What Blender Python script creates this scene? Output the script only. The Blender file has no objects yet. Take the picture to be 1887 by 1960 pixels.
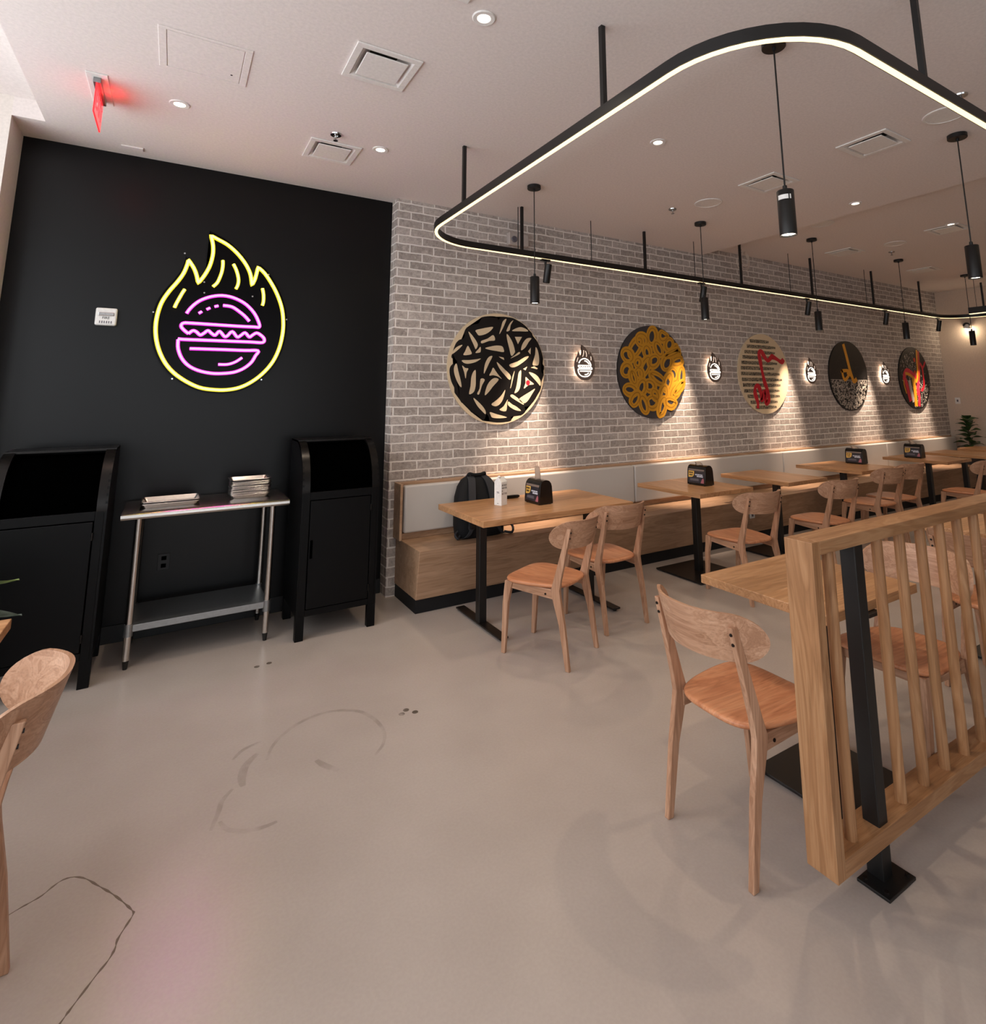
import bpy, bmesh, math, random
from mathutils import Vector, Matrix
random.seed(7)
scene = bpy.context.scene
C = scene.collection
PI = math.pi

# ------------------------------------------------------------------ helpers
def lin(c):
    c = c / 255.0
    return c / 12.92 if c <= 0.04045 else ((c + 0.055) / 1.055) ** 2.4
def rgb(r, g, b): return (lin(r), lin(g), lin(b), 1.0)

def tag(o, label=None, cat=None, group=None, kind=None):
    if label: o['label'] = label
    if cat: o['category'] = cat
    if group: o['group'] = group
    if kind: o['kind'] = kind
    return o

def empty(name, label, cat, loc=(0, 0, 0), rz=0.0, group=None):
    o = bpy.data.objects.new(name, None); C.objects.link(o)
    o.empty_display_size = 0.1
    o.location = loc; o.rotation_euler = (0, 0, rz)
    return tag(o, label, cat, group)

def obj(name, bm, mats, parent=None, bevel=0.0, smooth=None, seg=2, label=None):
    me = bpy.data.meshes.new(name)
    bmesh.ops.recalc_face_normals(bm, faces=bm.faces)
    bm.to_mesh(me); bm.free()
    if not isinstance(mats, (list, tuple)): mats = [mats]
    for m in mats: me.materials.append(m)
    if smooth is not None:
        me.polygons.foreach_set('use_smooth', [True] * len(me.polygons))
        me.set_sharp_from_angle(angle=math.radians(smooth))
    o = bpy.data.objects.new(name, me); C.objects.link(o)
    if parent is not None: o.parent = parent
    if bevel > 0:
        md = o.modifiers.new('Bevel', 'BEVEL'); md.width = bevel; md.segments = seg
        md.limit_method = 'ANGLE'; md.angle_limit = math.radians(40)
    if label: o['label'] = label
    return o

def struct(name, bm, m, **k): return tag(obj(name, bm, m, **k), kind='structure')

def copy_tree(root):
    def rec(o, parent):
        c = o.copy(); C.objects.link(c)
        if parent is not None: c.parent = parent
        for ch in o.children: rec(ch, c)
        return c
    return rec(root, None)

def new(): return bmesh.new()

def hexa(bm, pts, mi=0):
    v = [bm.verts.new(p) for p in pts]
    for f in ((3, 2, 1, 0), (4, 5, 6, 7), (0, 1, 5, 4), (1, 2, 6, 5), (2, 3, 7, 6), (3, 0, 4, 7)):
        bm.faces.new([v[i] for i in f]).material_index = mi
    return bm

def box(bm, x0, x1, y0, y1, z0, z1, mi=0):
    return hexa(bm, [(x0, y0, z0), (x1, y0, z0), (x1, y1, z0), (x0, y1, z0), (x0, y0, z1), (x1, y0, z1), (x1, y1, z1), (x0, y1, z1)], mi)

def frame_of(d):
    d = Vector(d).normalized()
    a = Vector((0, 0, 1)) if abs(d.z) < 0.9 else Vector((1, 0, 0))
    u = d.cross(a).normalized(); v = d.cross(u).normalized()
    return u, v

def loft(bm, rings, close=True, caps=True, mi=0):
    R = [[bm.verts.new(p) for p in r] for r in rings]
    n = len(R[0])
    for a, b in zip(R[:-1], R[1:]):
        for i in range(n if close else n - 1):
            j = (i + 1) % n
            bm.faces.new((a[i], a[j], b[j], b[i])).material_index = mi
    if caps:
        bm.faces.new(list(reversed(R[0]))).material_index = mi
        bm.faces.new(R[-1]).material_index = mi
    return R

def cyl(bm, p0, p1, r0, r1=None, seg=16, caps=True, mi=0):
    r1 = r0 if r1 is None else r1
    p0 = Vector(p0); p1 = Vector(p1); u, v = frame_of(p1 - p0)
    ring = lambda p, r: [p + (u * math.cos(2 * PI * i / seg) + v * math.sin(2 * PI * i / seg)) * r for i in range(seg)]
    loft(bm, [ring(p0, r0), ring(p1, r1)], caps=caps, mi=mi)
    return bm

def lathe(bm, prof, seg=24, axis=(0, 0, 1), at=(0, 0, 0), mi=0):
    d = Vector(axis).normalized(); u, v = frame_of(d); at = Vector(at)
    rings = [[at + d * z + (u * math.cos(2 * PI * i / seg) + v * math.sin(2 * PI * i / seg)) * max(r, 1e-4) for i in range(seg)] for r, z in prof]
    loft(bm, rings, mi=mi)
    return bm

def tube(bm, pts, r, seg=8, closed=False, mi=0, flat=None):
    pts = [Vector(p) for p in pts]; n = len(pts)
    rings = []; u = None
    for i, p in enumerate(pts):
        if closed: t = pts[(i + 1) % n] - pts[i - 1]
        else: t = pts[min(i + 1, n - 1)] - pts[max(i - 1, 0)]
        t.normalize()
        if u is None: u, _ = frame_of(t)
        u = (u - t * u.dot(t)).normalized(); v = t.cross(u)
        rr = r[i] if isinstance(r, (list, tuple)) else r
        rings.append([p + (u * math.cos(2 * PI * k / seg) + v * math.sin(2 * PI * k / seg)) * rr for k in range(seg)])
    if closed: rings.append(rings[0])
    if closed:
        R = [[bm.verts.new(p) for p in q] for q in rings[:-1]]
        for a in range(n):
            b = (a + 1) % n
            # best alignment to avoid a twist at the seam
            off = 0
            if b == 0:
                off = min(range(seg), key=lambda s: (R[a][0].co - R[0][s].co).length)
            for i in range(seg):
                j = (i + 1) % seg
                bm.faces.new((R[a][i], R[a][j], R[b][(j + off) % seg], R[b][(i + off) % seg])).material_index = mi
    else:
        loft(bm, rings, mi=mi)
    return bm

def catmull(pts, n=4, closed=False):
    pts = [Vector(p) for p in pts]; N = len(pts); out = []
    segs = N if closed else N - 1
    for i in range(segs):
        if closed: a, b, c, d = pts[i - 1], pts[i], pts[(i + 1) % N], pts[(i + 2) % N]
        else: a, b, c, d = pts[max(i - 1, 0)], pts[i], pts[i + 1], pts[min(i + 2, N - 1)]
        for k in range(n):
            t = k / n
            out.append(0.5 * ((2 * b) + (c - a) * t + (2 * a - 5 * b + 4 * c - d) * t * t + (3 * b - 3 * c + d - a) * t ** 3))
    if not closed: out.append(pts[-1])
    return out

def prism(bm, poly, to3d, d0, d1, mi=0):
    """poly: 2D points; to3d(u, v, depth)"""
    a = [bm.verts.new(to3d(u, v, d0)) for u, v in poly]
    b = [bm.verts.new(to3d(u, v, d1)) for u, v in poly]
    n = len(poly)
    fa = bm.faces.new(list(reversed(a))); fb = bm.faces.new(b)
    fa.material_index = fb.material_index = mi
    for i in range(n):
        j = (i + 1) % n
        bm.faces.new((a[i], a[j], b[j], b[i])).material_index = mi
    bmesh.ops.triangulate(bm, faces=[fa, fb])
    return bm

def stroke_poly(pts, w):
    """outline of a brush stroke along 2D pts; w a number or list"""
    P = [Vector((p[0], p[1])) for p in pts]; n = len(P); L = []; Rr = []
    for i, p in enumerate(P):
        t = P[min(i + 1, n - 1)] - P[max(i - 1, 0)]
        if t.length < 1e-9: t = Vector((1, 0))
        t.normalize(); nrm = Vector((-t.y, t.x)); ww = w[i] if isinstance(w, (list, tuple)) else w
        L.append(p + nrm * ww / 2); Rr.append(p - nrm * ww / 2)
    return L, Rr

def ribbon(bm, pts, w, to3d, d0, d1, mi=0, closed=False):
    """raised paint / strip along a 2D path, quad by quad"""
    P = [Vector((p[0], p[1])) for p in pts]
    n = len(P); top = []; bot = []
    for i, p in enumerate(P):
        if closed: t = P[(i + 1) % n] - P[i - 1]
        else: t = P[min(i + 1, n - 1)] - P[max(i - 1, 0)]
        if t.length < 1e-9: t = Vector((1, 0))
        t.normalize(); q = Vector((-t.y, t.x)); ww = w[i] if isinstance(w, (list, tuple)) else w
        a, b = p + q * ww / 2, p - q * ww / 2
        top.append((bm.verts.new(to3d(a.x, a.y, d1)), bm.verts.new(to3d(b.x, b.y, d1))))
        bot.append((bm.verts.new(to3d(a.x, a.y, d0)), bm.verts.new(to3d(b.x, b.y, d0))))
    rng = range(n if closed else n - 1)
    for i in rng:
        j = (i + 1) % n
        for f in ((top[i][0], top[i][1], top[j][1], top[j][0]), (top[i][0], top[j][0], bot[j][0], bot[i][0]), (top[i][1], bot[i][1], bot[j][1], top[j][1])):
            bm.faces.new(f).material_index = mi
    if not closed:
        for i in (0, n - 1):
            bm.faces.new((top[i][0], top[i][1], bot[i][1], bot[i][0])).material_index = mi
    return bm

FONT = {}
def text_bm(s, size, M, depth=0.0006, align='CENTER'):
    cu = bpy.data.curves.new('txt', 'FONT'); cu.body = s; cu.size = size; cu.extrude = depth
    cu.align_x = align; cu.align_y = 'CENTER'
    o = bpy.data.objects.new('txt', cu); C.objects.link(o)
    dg = bpy.context.evaluated_depsgraph_get(); dg.update()
    me = bpy.data.meshes.new_from_object(o.evaluated_get(dg))
    bpy.data.objects.remove(o); bpy.data.curves.remove(cu)
    bm = bmesh.new(); bm.from_mesh(me); bpy.data.meshes.remove(me)
    bm.transform(M)
    return bm
def merge(bm, bm2, mi=None):
    me = bpy.data.meshes.new('m')
    if mi is not None:
        for f in bm2.faces: f.material_index = mi
    bm2.to_mesh(me); bm2.free(); bm.from_mesh(me); bpy.data.meshes.remove(me)
    return bm
# a frame for lettering: columns right, up, outward
def facing(right, up, at):
    r = Vector(right).normalized(); u = Vector(up).normalized(); n = r.cross(u)
    return Matrix(((r.x, u.x, n.x, at[0]), (r.y, u.y, n.y, at[1]), (r.z, u.z, n.z, at[2]), (0, 0, 0, 1)))

# ------------------------------------------------------------------ materials
class N:
    def __init__(s, name):
        s.m = bpy.data.materials.new(name); s.m.use_nodes = True
        s.t = s.m.node_tree; s.n = s.t.nodes; s.b = s.n['Principled BSDF']; s.out = s.n['Material Output']
    def add(s, typ, **k):
        nd = s.n.new(typ)
        for a, v in k.items(): setattr(nd, a, v)
        return nd
    def link(s, a, b): s.t.links.new(a, b)
    def math(s, op, a, b=None, c=None):
        nd = s.add('ShaderNodeMath', operation=op)
        for i, x in enumerate((a, b, c)):
            if x is None: continue
            if isinstance(x, (int, float)): nd.inputs[i].default_value = x
            else: s.link(x, nd.inputs[i])
        return nd.outputs[0]
    def mix(s, f, a, b, mode='MIX'):
        nd = s.add('ShaderNodeMix', data_type='RGBA', blend_type=mode)
        for i, x in ((0, f), (6, a), (7, b)):
            if isinstance(x, (int, float)): nd.inputs[i].default_value = x
            elif isinstance(x, tuple): nd.inputs[i].default_value = x
            else: s.link(x, nd.inputs[i])
        return nd.outputs[2]
    def coords(s, which='Object', scale=(1, 1, 1), rot=(0, 0, 0), loc=(0, 0, 0)):
        tc = s.add('ShaderNodeTexCoord'); mp = s.add('ShaderNodeMapping')
        mp.inputs['Scale'].default_value = scale; mp.inputs['Rotation'].default_value = rot; mp.inputs['Location'].default_value = loc
        s.link(tc.outputs[which], mp.inputs['Vector']); return mp.outputs[0]
    def noise(s, vec, scale=5, detail=4, rough=0.5, dist=0.0):
        nd = s.add('ShaderNodeTexNoise'); nd.inputs['Scale'].default_value = scale; nd.inputs['Detail'].default_value = detail
        nd.inputs['Roughness'].default_value = rough; nd.inputs['Distortion'].default_value = dist
        s.link(vec, nd.inputs['Vector']); return nd.outputs['Fac']
    def ramp(s, f, stops):
        nd = s.add('ShaderNodeValToRGB'); cr = nd.color_ramp
        while len(cr.elements) < len(stops): cr.elements.new(0.5)
        for e, (p, c) in zip(cr.elements, stops): e.position = p; e.color = c if isinstance(c, tuple) else (c, c, c, 1)
        s.link(f, nd.inputs[0]); return nd.outputs[0]
    def bump(s, h, strength=0.2, dist=0.01):
        nd = s.add('ShaderNodeBump'); nd.inputs['Strength'].default_value = strength; nd.inputs['Distance'].default_value = dist
        s.link(h, nd.inputs['Height']); s.link(nd.outputs[0], s.b.inputs['Normal'])

def paint(name, col, rough=0.5, metal=0.0, spec=0.5, tex=0.0, tscale=60, coat=0.0):
    k = N(name); k.b.inputs['Roughness'].default_value = rough; k.b.inputs['Metallic'].default_value = metal
    k.b.inputs['Specular IOR Level'].default_value = spec
    k.b.inputs['Coat Weight'].default_value = coat
    v = k.coords('Object')
    f = k.noise(v, tscale, 3, 0.6)
    a = tuple(c * (1 - 0.06) for c in col[:3]) + (1,); b = tuple(min(1, c * 1.06) for c in col[:3]) + (1,)
    k.link(k.ramp(f, [(0.3, a), (0.7, b)]), k.b.inputs['Base Color'])
    if tex: k.bump(f, tex, 0.002)
    return k.m

def emit(name, col, strength, base=None):
    k = N(name); k.b.inputs['Base Color'].default_value = base or col
    k.b.inputs['Emission Color'].default_value = col; k.b.inputs['Emission Strength'].default_value = strength
    k.b.inputs['Roughness'].default_value = 0.4
    return k.m

def wood(name, dark, mid, light, axis='x', fine=1.0, rough=0.42, stave=None, stave_axis='y', spec=0.35, figure=0.5):
    """oak: long streaks along one local axis, open pores, optional glued staves"""
    k = N(name); k.b.inputs['Roughness'].default_value = rough; k.b.inputs['Specular IOR Level'].default_value = spec
    ai = 'xyz'.index(axis)
    info = k.add('ShaderNodeObjectInfo')
    tc = k.add('ShaderNodeTexCoord')
    sep = k.add('ShaderNodeSeparateXYZ'); k.link(tc.outputs['Object'], sep.inputs[0])
    comp = [sep.outputs[0], sep.outputs[1], sep.outputs[2]]
    rnd = k.math('MULTIPLY', info.outputs['Random'], 9.0)
    shift = rnd; tone = None
    if stave:
        si = 'xyz'.index(stave_axis)
        cell = k.math('FLOOR', k.math('MULTIPLY', k.math('ADD', comp[si], 10.0), 1.0 / stave))
        wn = k.add('ShaderNodeTexWhiteNoise', noise_dimensions='2D')
        cv = k.add('ShaderNodeCombineXYZ'); k.link(cell, cv.inputs[0]); k.link(k.math('FLOOR', rnd), cv.inputs[1])
        k.link(cv.outputs[0], wn.inputs['Vector'])
        shift = k.math('ADD', rnd, k.math('MULTIPLY', wn.outputs['Value'], 7.0)); tone = wn.outputs['Value']
    def vec(sl, sc):
        cv = k.add('ShaderNodeCombineXYZ')
        for i in range(3):
            base = k.math('MULTIPLY', comp[i], sl if i == ai else sc)
            k.link(k.math('ADD', base, shift), cv.inputs[i])
        return cv.outputs[0]
    f1 = k.noise(vec(1.1, 11 * fine), 1.0, 3, 0.55, 1.3)
    f2 = k.noise(vec(5.0, 150 * fine), 1.0, 3, 0.6, 0.2)
    rings = k.math('FRACT', k.math('MULTIPLY', f1, 7.0))
    rings = k.math('ABSOLUTE', k.math('SUBTRACT', rings, 0.5))
    g = k.math('ADD', k.math('MULTIPLY', rings, figure), k.math('MULTIPLY', f1, 1.0 - figure * 0.5))
    col = k.ramp(g, [(0.22, light), (0.52, mid), (0.85, dark)])
    pores = k.ramp(f2, [(0.36, 0.72), (0.50, 1.0)])
    col = k.mix(0.55, col, pores, 'MULTIPLY')
    if tone is not None:
        col = k.mix(1.0, col, k.ramp(tone, [(0.0, 0.84), (1.0, 1.08)]), 'MULTIPLY')
    hsv = k.add('ShaderNodeHueSaturation'); k.link(col, hsv.inputs['Color'])
    k.link(k.math('ADD', 0.93, k.math('MULTIPLY', info.outputs['Random'], 0.14)), hsv.inputs['Value'])
    k.link(hsv.outputs[0], k.b.inputs['Base Color'])
    k.bump(f2, 0.06, 0.002)
    return k.m

M = {}
OD, OM, OL = rgb(130, 90, 58), rgb(160, 116, 79), rgb(180, 138, 100)
for ax in 'xyz':
    M['oak_' + ax] = wood('oak_' + ax, OD, OM, OL, ax)
TD, TM_, TL = rgb(150, 106, 70), rgb(184, 136, 94), rgb(204, 158, 116)
M['top_x'] = wood('oak_top_x', TD, TM_, TL, 'x', stave=0.095, stave_axis='y', rough=0.34)
M['top_y'] = wood('oak_top_y', TD, TM_, TL, 'y', stave=0.11, stave_axis='x', rough=0.34)
M['bench_x'] = wood('bench_oak', rgb(134, 102, 76), rgb(166, 132, 104), rgb(186, 152, 124), 'x', fine=0.8, rough=0.42, figure=0.35)
AD, AM, AL = rgb(144, 102, 76), rgb(176, 134, 106), rgb(198, 158, 130)
for ax in 'xyz':
    M['ash_' + ax] = wood('ash_' + ax, AD, AM, AL, ax, fine=1.3, rough=0.38)
M['seat'] = wood('seat_veneer', rgb(160, 98, 66), rgb(194, 130, 92), rgb(210, 150, 110), 'y', fine=0.7, rough=0.33)
M['black_metal'] = paint('black_powder_coat', rgb(14, 13, 13), 0.42, 0.0, 0.5)
M['black_plate'] = paint('black_base_plate', rgb(18, 15, 14), 0.33, 0.0, 0.5)
M['black_paint'] = paint('black_cabinet_lacquer', rgb(3, 3, 4), 0.40, 0.0, 0.16, 0.02, 200)
M['hood'] = paint('black_brushed_hood', rgb(34, 32, 31), 0.28, 0.8, 0.5)
M['void'] = paint('shade_and_trim_black', rgb(1, 1, 1), 0.9, 0, 0.0)  # glossless near-black; puts the darkness of the bin mouth into the colour
M['toe'] = paint('black_kick_laminate', rgb(22, 22, 24), 0.6, 0.0, 0.3)
M['hole'] = paint('dark_screw', rgb(28, 22, 20), 0.4, 0.5)
M['vinyl'] = paint('grey_vinyl', rgb(194, 188, 183), 0.5, 0.0, 0.4, 0.05, 300)
M['steel'] = paint('stainless', rgb(196, 190, 184), 0.24, 1.0, 0.5)
M['galv'] = paint('galvanised', rgb(150, 152, 153), 0.38, 0.9, 0.5)
M['alu'] = paint('tray_aluminium', rgb(196, 190, 186), 0.26, 1.0)
M['white'] = paint('white_plastic', rgb(226, 224, 220), 0.45)
M['ventw'] = paint('white_enamel', rgb(228, 224, 220), 0.5)
M['ventd'] = paint('vent_throat', rgb(22, 22, 22), 0.6)
M['chrome'] = paint('chrome', rgb(200, 200, 200), 0.15, 1.0)
M['fabric'] = paint('black_nylon', rgb(20, 20, 22), 0.8, 0, 0.3, 0.3, 400)
M['webbing'] = paint('charcoal_webbing', rgb(52, 52, 55), 0.85, 0, 0.3, 0.3, 500)
M['carton'] = paint('carton_board', rgb(236, 234, 230), 0.5)
M['ink'] = paint('black_ink', rgb(28, 27, 28), 0.6)
M['napkin'] = paint('kraft_napkin', rgb(166, 146, 130), 0.85, 0, 0.2, 0.2, 300)
M['smoke'] = paint('smoked_plastic', rgb(14, 13, 13), 0.18, 0, 0.5)
M['card'] = paint('display_card', rgb(44, 42, 50), 0.3)
M['cardtop'] = paint('card_taupe', rgb(120, 104, 96), 0.4)
M['shield'] = paint('card_yellow', rgb(232, 186, 92), 0.4)
M['cardgrey'] = paint('card_grey', rgb(96, 92, 100), 0.4)
M['cardwhite'] = paint('card_white', rgb(205, 208, 220), 0.4)
M['cardpink'] = paint('card_pink', rgb(170, 100, 110), 0.4)
M['wallp'] = paint('white_wall_paint', rgb(222, 214, 206), 0.75, 0, 0.3)
M['ceilp'] = paint('white_ceiling_paint', rgb(226, 217, 213), 0.85, 0, 0.2)
M['greige'] = paint('greige_wall_paint', rgb(205, 186, 168), 0.8, 0, 0.3)
M['blackwall'] = paint('matt_black_wall', rgb(6, 6, 7), 0.34, 0, 0.26, 0.02, 120)
M['blackbase'] = paint('black_skirting', rgb(18, 18, 20), 0.5)
M['alu_dark'] = paint('dark_window_frame', rgb(50, 50, 52), 0.4, 0.4)
M['wire'] = paint('white_cable', rgb(206, 190, 176), 0.5)
M['pot'] = paint('charcoal_pot', rgb(58, 54, 52), 0.6)
M['soil'] = paint('soil', rgb(50, 38, 30), 0.95)
M['stem'] = paint('stem_brown', rgb(84, 70, 48), 0.7)

def leaf_mat(name, a, b):
    k = N(name); k.b.inputs['Roughness'].default_value = 0.4
    f = k.noise(k.coords('Object'), 14, 3)
    k.link(k.ramp(f, [(0.3, a), (0.7, b)]), k.b.inputs['Base Color'])
    return k.m
M['leaf'] = leaf_mat('fiddle_leaf', rgb(38, 62, 34), rgb(62, 88, 46))
M['leafpale'] = leaf_mat('pale_leaf', rgb(100, 128, 70), rgb(142, 162, 96))
M['leafblue'] = leaf_mat('blue_green_leaf', rgb(66, 92, 78), rgb(116, 140, 128))

# polished concrete
k = N('polished_concrete')
v = k.coords('Object')
n1 = k.noise(v, 0.8, 2, 0.5); n2 = k.noise(v, 3.2, 3, 0.5); n3 = k.noise(v, 90, 2, 0.5)
base = k.ramp(n1, [(0.0, rgb(158, 145, 137)), (1.0, rgb(190, 178, 170))])
base = k.mix(0.35, base, k.ramp(n2, [(0.0, rgb(156, 143, 134)), (1.0, rgb(194, 182, 173))]))
base = k.mix(0.05, base, k.ramp(n3, [(0.35, rgb(140, 126, 116)), (0.65, rgb(206, 194, 182))]))
k.link(base, k.b.inputs['Base Color'])
k.b.inputs['Roughness'].default_value = 0.26
k.b.inputs['Specular IOR Level'].default_value = 0.5
M['concrete'] = k.m
M['crack'] = paint('floor_crack_dirt', rgb(108, 92, 80), 0.7)
def scuff(name, alpha):
    k = N(name)
    k.b.inputs['Base Color'].default_value = rgb(98, 84, 72); k.b.inputs['Roughness'].default_value = 0.5
    f = k.noise(k.coords('Object'), 11, 4)
    k.link(k.math('MULTIPLY', k.ramp(f, [(0.35, 0.15), (0.6, 1.0)]), alpha), k.b.inputs['Alpha'])
    return k.m
M['scuff'] = scuff('floor_scuff', 0.16)
M['spot'] = scuff('floor_stain', 0.5)

# whitewashed brick veneer: running bond in metres, uneven edges
k = N('whitewashed_brick')
tc = k.add('ShaderNodeTexCoord'); sep = k.add('ShaderNodeSeparateXYZ'); k.link(tc.outputs['Object'], sep.inputs[0])
geo = k.add('ShaderNodeNewGeometry'); sn = k.add('ShaderNodeSeparateXYZ'); k.link(geo.outputs['Normal'], sn.inputs[0])
side = k.math('GREATER_THAN', k.math('ABSOLUTE', sn.outputs[0]), 0.7)
hx = k.math('ADD', k.math('MULTIPLY', sep.outputs[0], k.math('SUBTRACT', 1.0, side)), k.math('MULTIPLY', k.math('ADD', sep.outputs[1], 0.06), side))
cv = k.add('ShaderNodeCombineXYZ'); k.link(hx, cv.inputs[0]); k.link(sep.outputs[2], cv.inputs[1])
w1 = k.add('ShaderNodeTexNoise'); w1.inputs['Scale'].default_value = 9; w1.inputs['Detail'].default_value = 4; k.link(tc.outputs['Object'], w1.inputs['Vector'])
dv = k.add('ShaderNodeVectorMath', operation='SUBTRACT'); k.link(w1.outputs['Color'], dv.inputs[0]); dv.inputs[1].default_value = (0.5, 0.5, 0.5)
dsc = k.add('ShaderNodeVectorMath', operation='SCALE'); k.link(dv.outputs[0], dsc.inputs[0]); dsc.inputs['Scale'].default_value = 0.020
av = k.add('ShaderNodeVectorMath', operation='ADD'); k.link(cv.outputs[0], av.inputs[0]); k.link(dsc.outputs[0], av.inputs[1])
br = k.add('ShaderNodeTexBrick'); k.link(av.outputs[0], br.inputs['Vector'])
br.inputs['Scale'].default_value = 1.0; br.inputs['Brick Width'].default_value = 0.228; br.inputs['Row Height'].default_value = 0.0765
br.inputs['Mortar Size'].default_value = 0.0078; br.inputs['Mortar Smooth'].default_value = 0.45; br.inputs['Bias'].default_value = 0.0
br.inputs['Color1'].default_value = rgb(160, 149, 142); br.inputs['Color2'].default_value = rgb(186, 175, 168); br.inputs['Mortar'].default_value = rgb(226, 218, 211)
c1 = k.noise(tc.outputs['Object'], 26, 5, 0.65); c2 = k.noise(tc.outputs['Object'], 95, 4, 0.7)
bc = k.mix(0.75, br.outputs['Color'], k.ramp(c1, [(0.28, 0.55), (0.5, 0.98), (0.75, 1.25)]), 'MULTIPLY')
bc = k.mix(0.5, bc, k.ramp(c2, [(0.32, 0.62), (0.55, 1.05)]), 'MULTIPLY')
smear = k.math('MULTIPLY', k.ramp(k.noise(tc.outputs['Object'], 17, 6, 0.75, 1.2), [(0.50, 0.0), (0.66, 1.0)]), 0.55)
bc = k.mix(smear, bc, rgb(212, 202, 194))
bc = k.mix(br.outputs['Fac'], bc, rgb(228, 220, 213))
k.link(bc, k.b.inputs['Base Color']); k.b.inputs['Roughness'].default_value = 0.8; k.b.inputs['Specular IOR Level'].default_value = 0.3
h = k.math('ADD', k.math('MULTIPLY', k.math('SUBTRACT', 1.0, br.outputs['Fac']), 0.8), k.math('MULTIPLY', c2, 0.35))
k.bump(h, 0.55, 0.008)
M['brick'] = k.m

# clear glazing that still lets daylight through
k = N('window_glass')
tr_ = k.add('ShaderNodeBsdfTransparent'); gl = k.add('ShaderNodeBsdfGlossy'); gl.inputs['Roughness'].default_value = 0.02
mx = k.add('ShaderNodeMixShader'); mx.inputs[0].default_value = 0.06
k.link(tr_.outputs[0], mx.inputs[1]); k.link(gl.outputs[0], mx.inputs[2]); k.link(mx.outputs[0], k.out.inputs['Surface'])
M['glass'] = k.m
# red edge-lit acrylic
k = N('red_acrylic'); k.b.inputs['Base Color'].default_value = rgb(235, 60, 70); k.b.inputs['Roughness'].default_value = 0.15
k.b.inputs['Transmission Weight'].default_value = 0.6; k.b.inputs['Emission Color'].default_value = (1, .05, .06, 1); k.b.inputs['Emission Strength'].default_value = 0.55
M['acrylic'] = k.m
M['exit_red'] = emit('exit_letter_red', (1.0, .03, .04, 1), 2.0)
M['led'] = emit('warm_led_strip', (1.0, .78, .42, 1), 1.7)
M['lamp'] = emit('lamp_lens', (1.0, .86, .66, 1), 12.0)
M['lampcool'] = emit('downlight_lens', (1.0, .90, .76, 1), 5.0)
M['neon_y'] = emit('neon_yellow_core', (1.0, .86, .045, 1), 12.0)
M['neon_yc'] = emit('neon_yellow_sleeve', (.80, .66, .03, 1), 0.9)
M['neon_p'] = emit('neon_pink_core', (1.0, .048, .80, 1), 13.0)
M['neon_pc'] = emit('neon_pink_sleeve', (.80, .05, .66, 1), 0.9)
M['neon_w'] = emit('sign_white', (1.0, .93, .82, 1), 1.5)
M['halo'] = emit('sign_back_light', (1.0, .80, .62, 1), 4.0)
M['lick'] = emit('sign_slot_glow', (1.0, .78, .62, 1), .8)
M['devbox'] = paint('beige_device', rgb(178, 168, 162), 0.5)
M['flame_plate'] = paint('bronze_flame_plate', rgb(112, 95, 86), 0.5, 0.0)
M['acr_black'] = paint('black_acrylic', rgb(4, 3, 5), 0.25, 0, 0.10)
M['seam'] = paint('seam_dark', rgb(110, 104, 98), 0.8)
# art paints
M['p_cream'] = paint('paint_cream', rgb(222, 200, 166), 0.6, 0, 0.3, 0.1, 200)
M['p_creamedge'] = paint('canvas_edge_cream', rgb(196, 178, 150), 0.7)
M['p_black'] = paint('paint_black', rgb(20, 17, 16), 0.42, 0, 0.4)
M['p_slate'] = paint('paint_slate', rgb(58, 54, 56), 0.6)
M['p_ochre'] = paint('paint_ochre', rgb(198, 140, 36), 0.5, 0, 0.4, 0.2, 90)
M['p_ochre_d'] = paint('paint_ochre_deep', rgb(160, 108, 24), 0.5, 0, 0.4, 0.2, 90)
M['p_red'] = paint('paint_red', rgb(200, 26, 44), 0.5)
M['p_pink'] = paint('paint_coral', rgb(226, 44, 66), 0.5)
M['p_orange'] = paint('paint_vermilion', rgb(212, 62, 32), 0.5)
M['p_yellow'] = paint('paint_yellow', rgb(238, 164, 32), 0.5)
M['p_white'] = paint('paint_white', rgb(206, 196, 184), 0.6)
M['p_grey'] = paint('paint_grey', rgb(150, 142, 134), 0.6)
k = N('scribbled_band'); k.b.inputs['Roughness'].default_value = 0.6
f = k.noise(k.coords('Object', (1, 1, 1)), 55, 4, 0.7, 2.5)
k.link(k.ramp(f, [(0.50, rgb(22, 20, 19)), (0.56, rgb(200, 180, 148))]), k.b.inputs['Base Color'])
M['p_band'] = k.m

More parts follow.
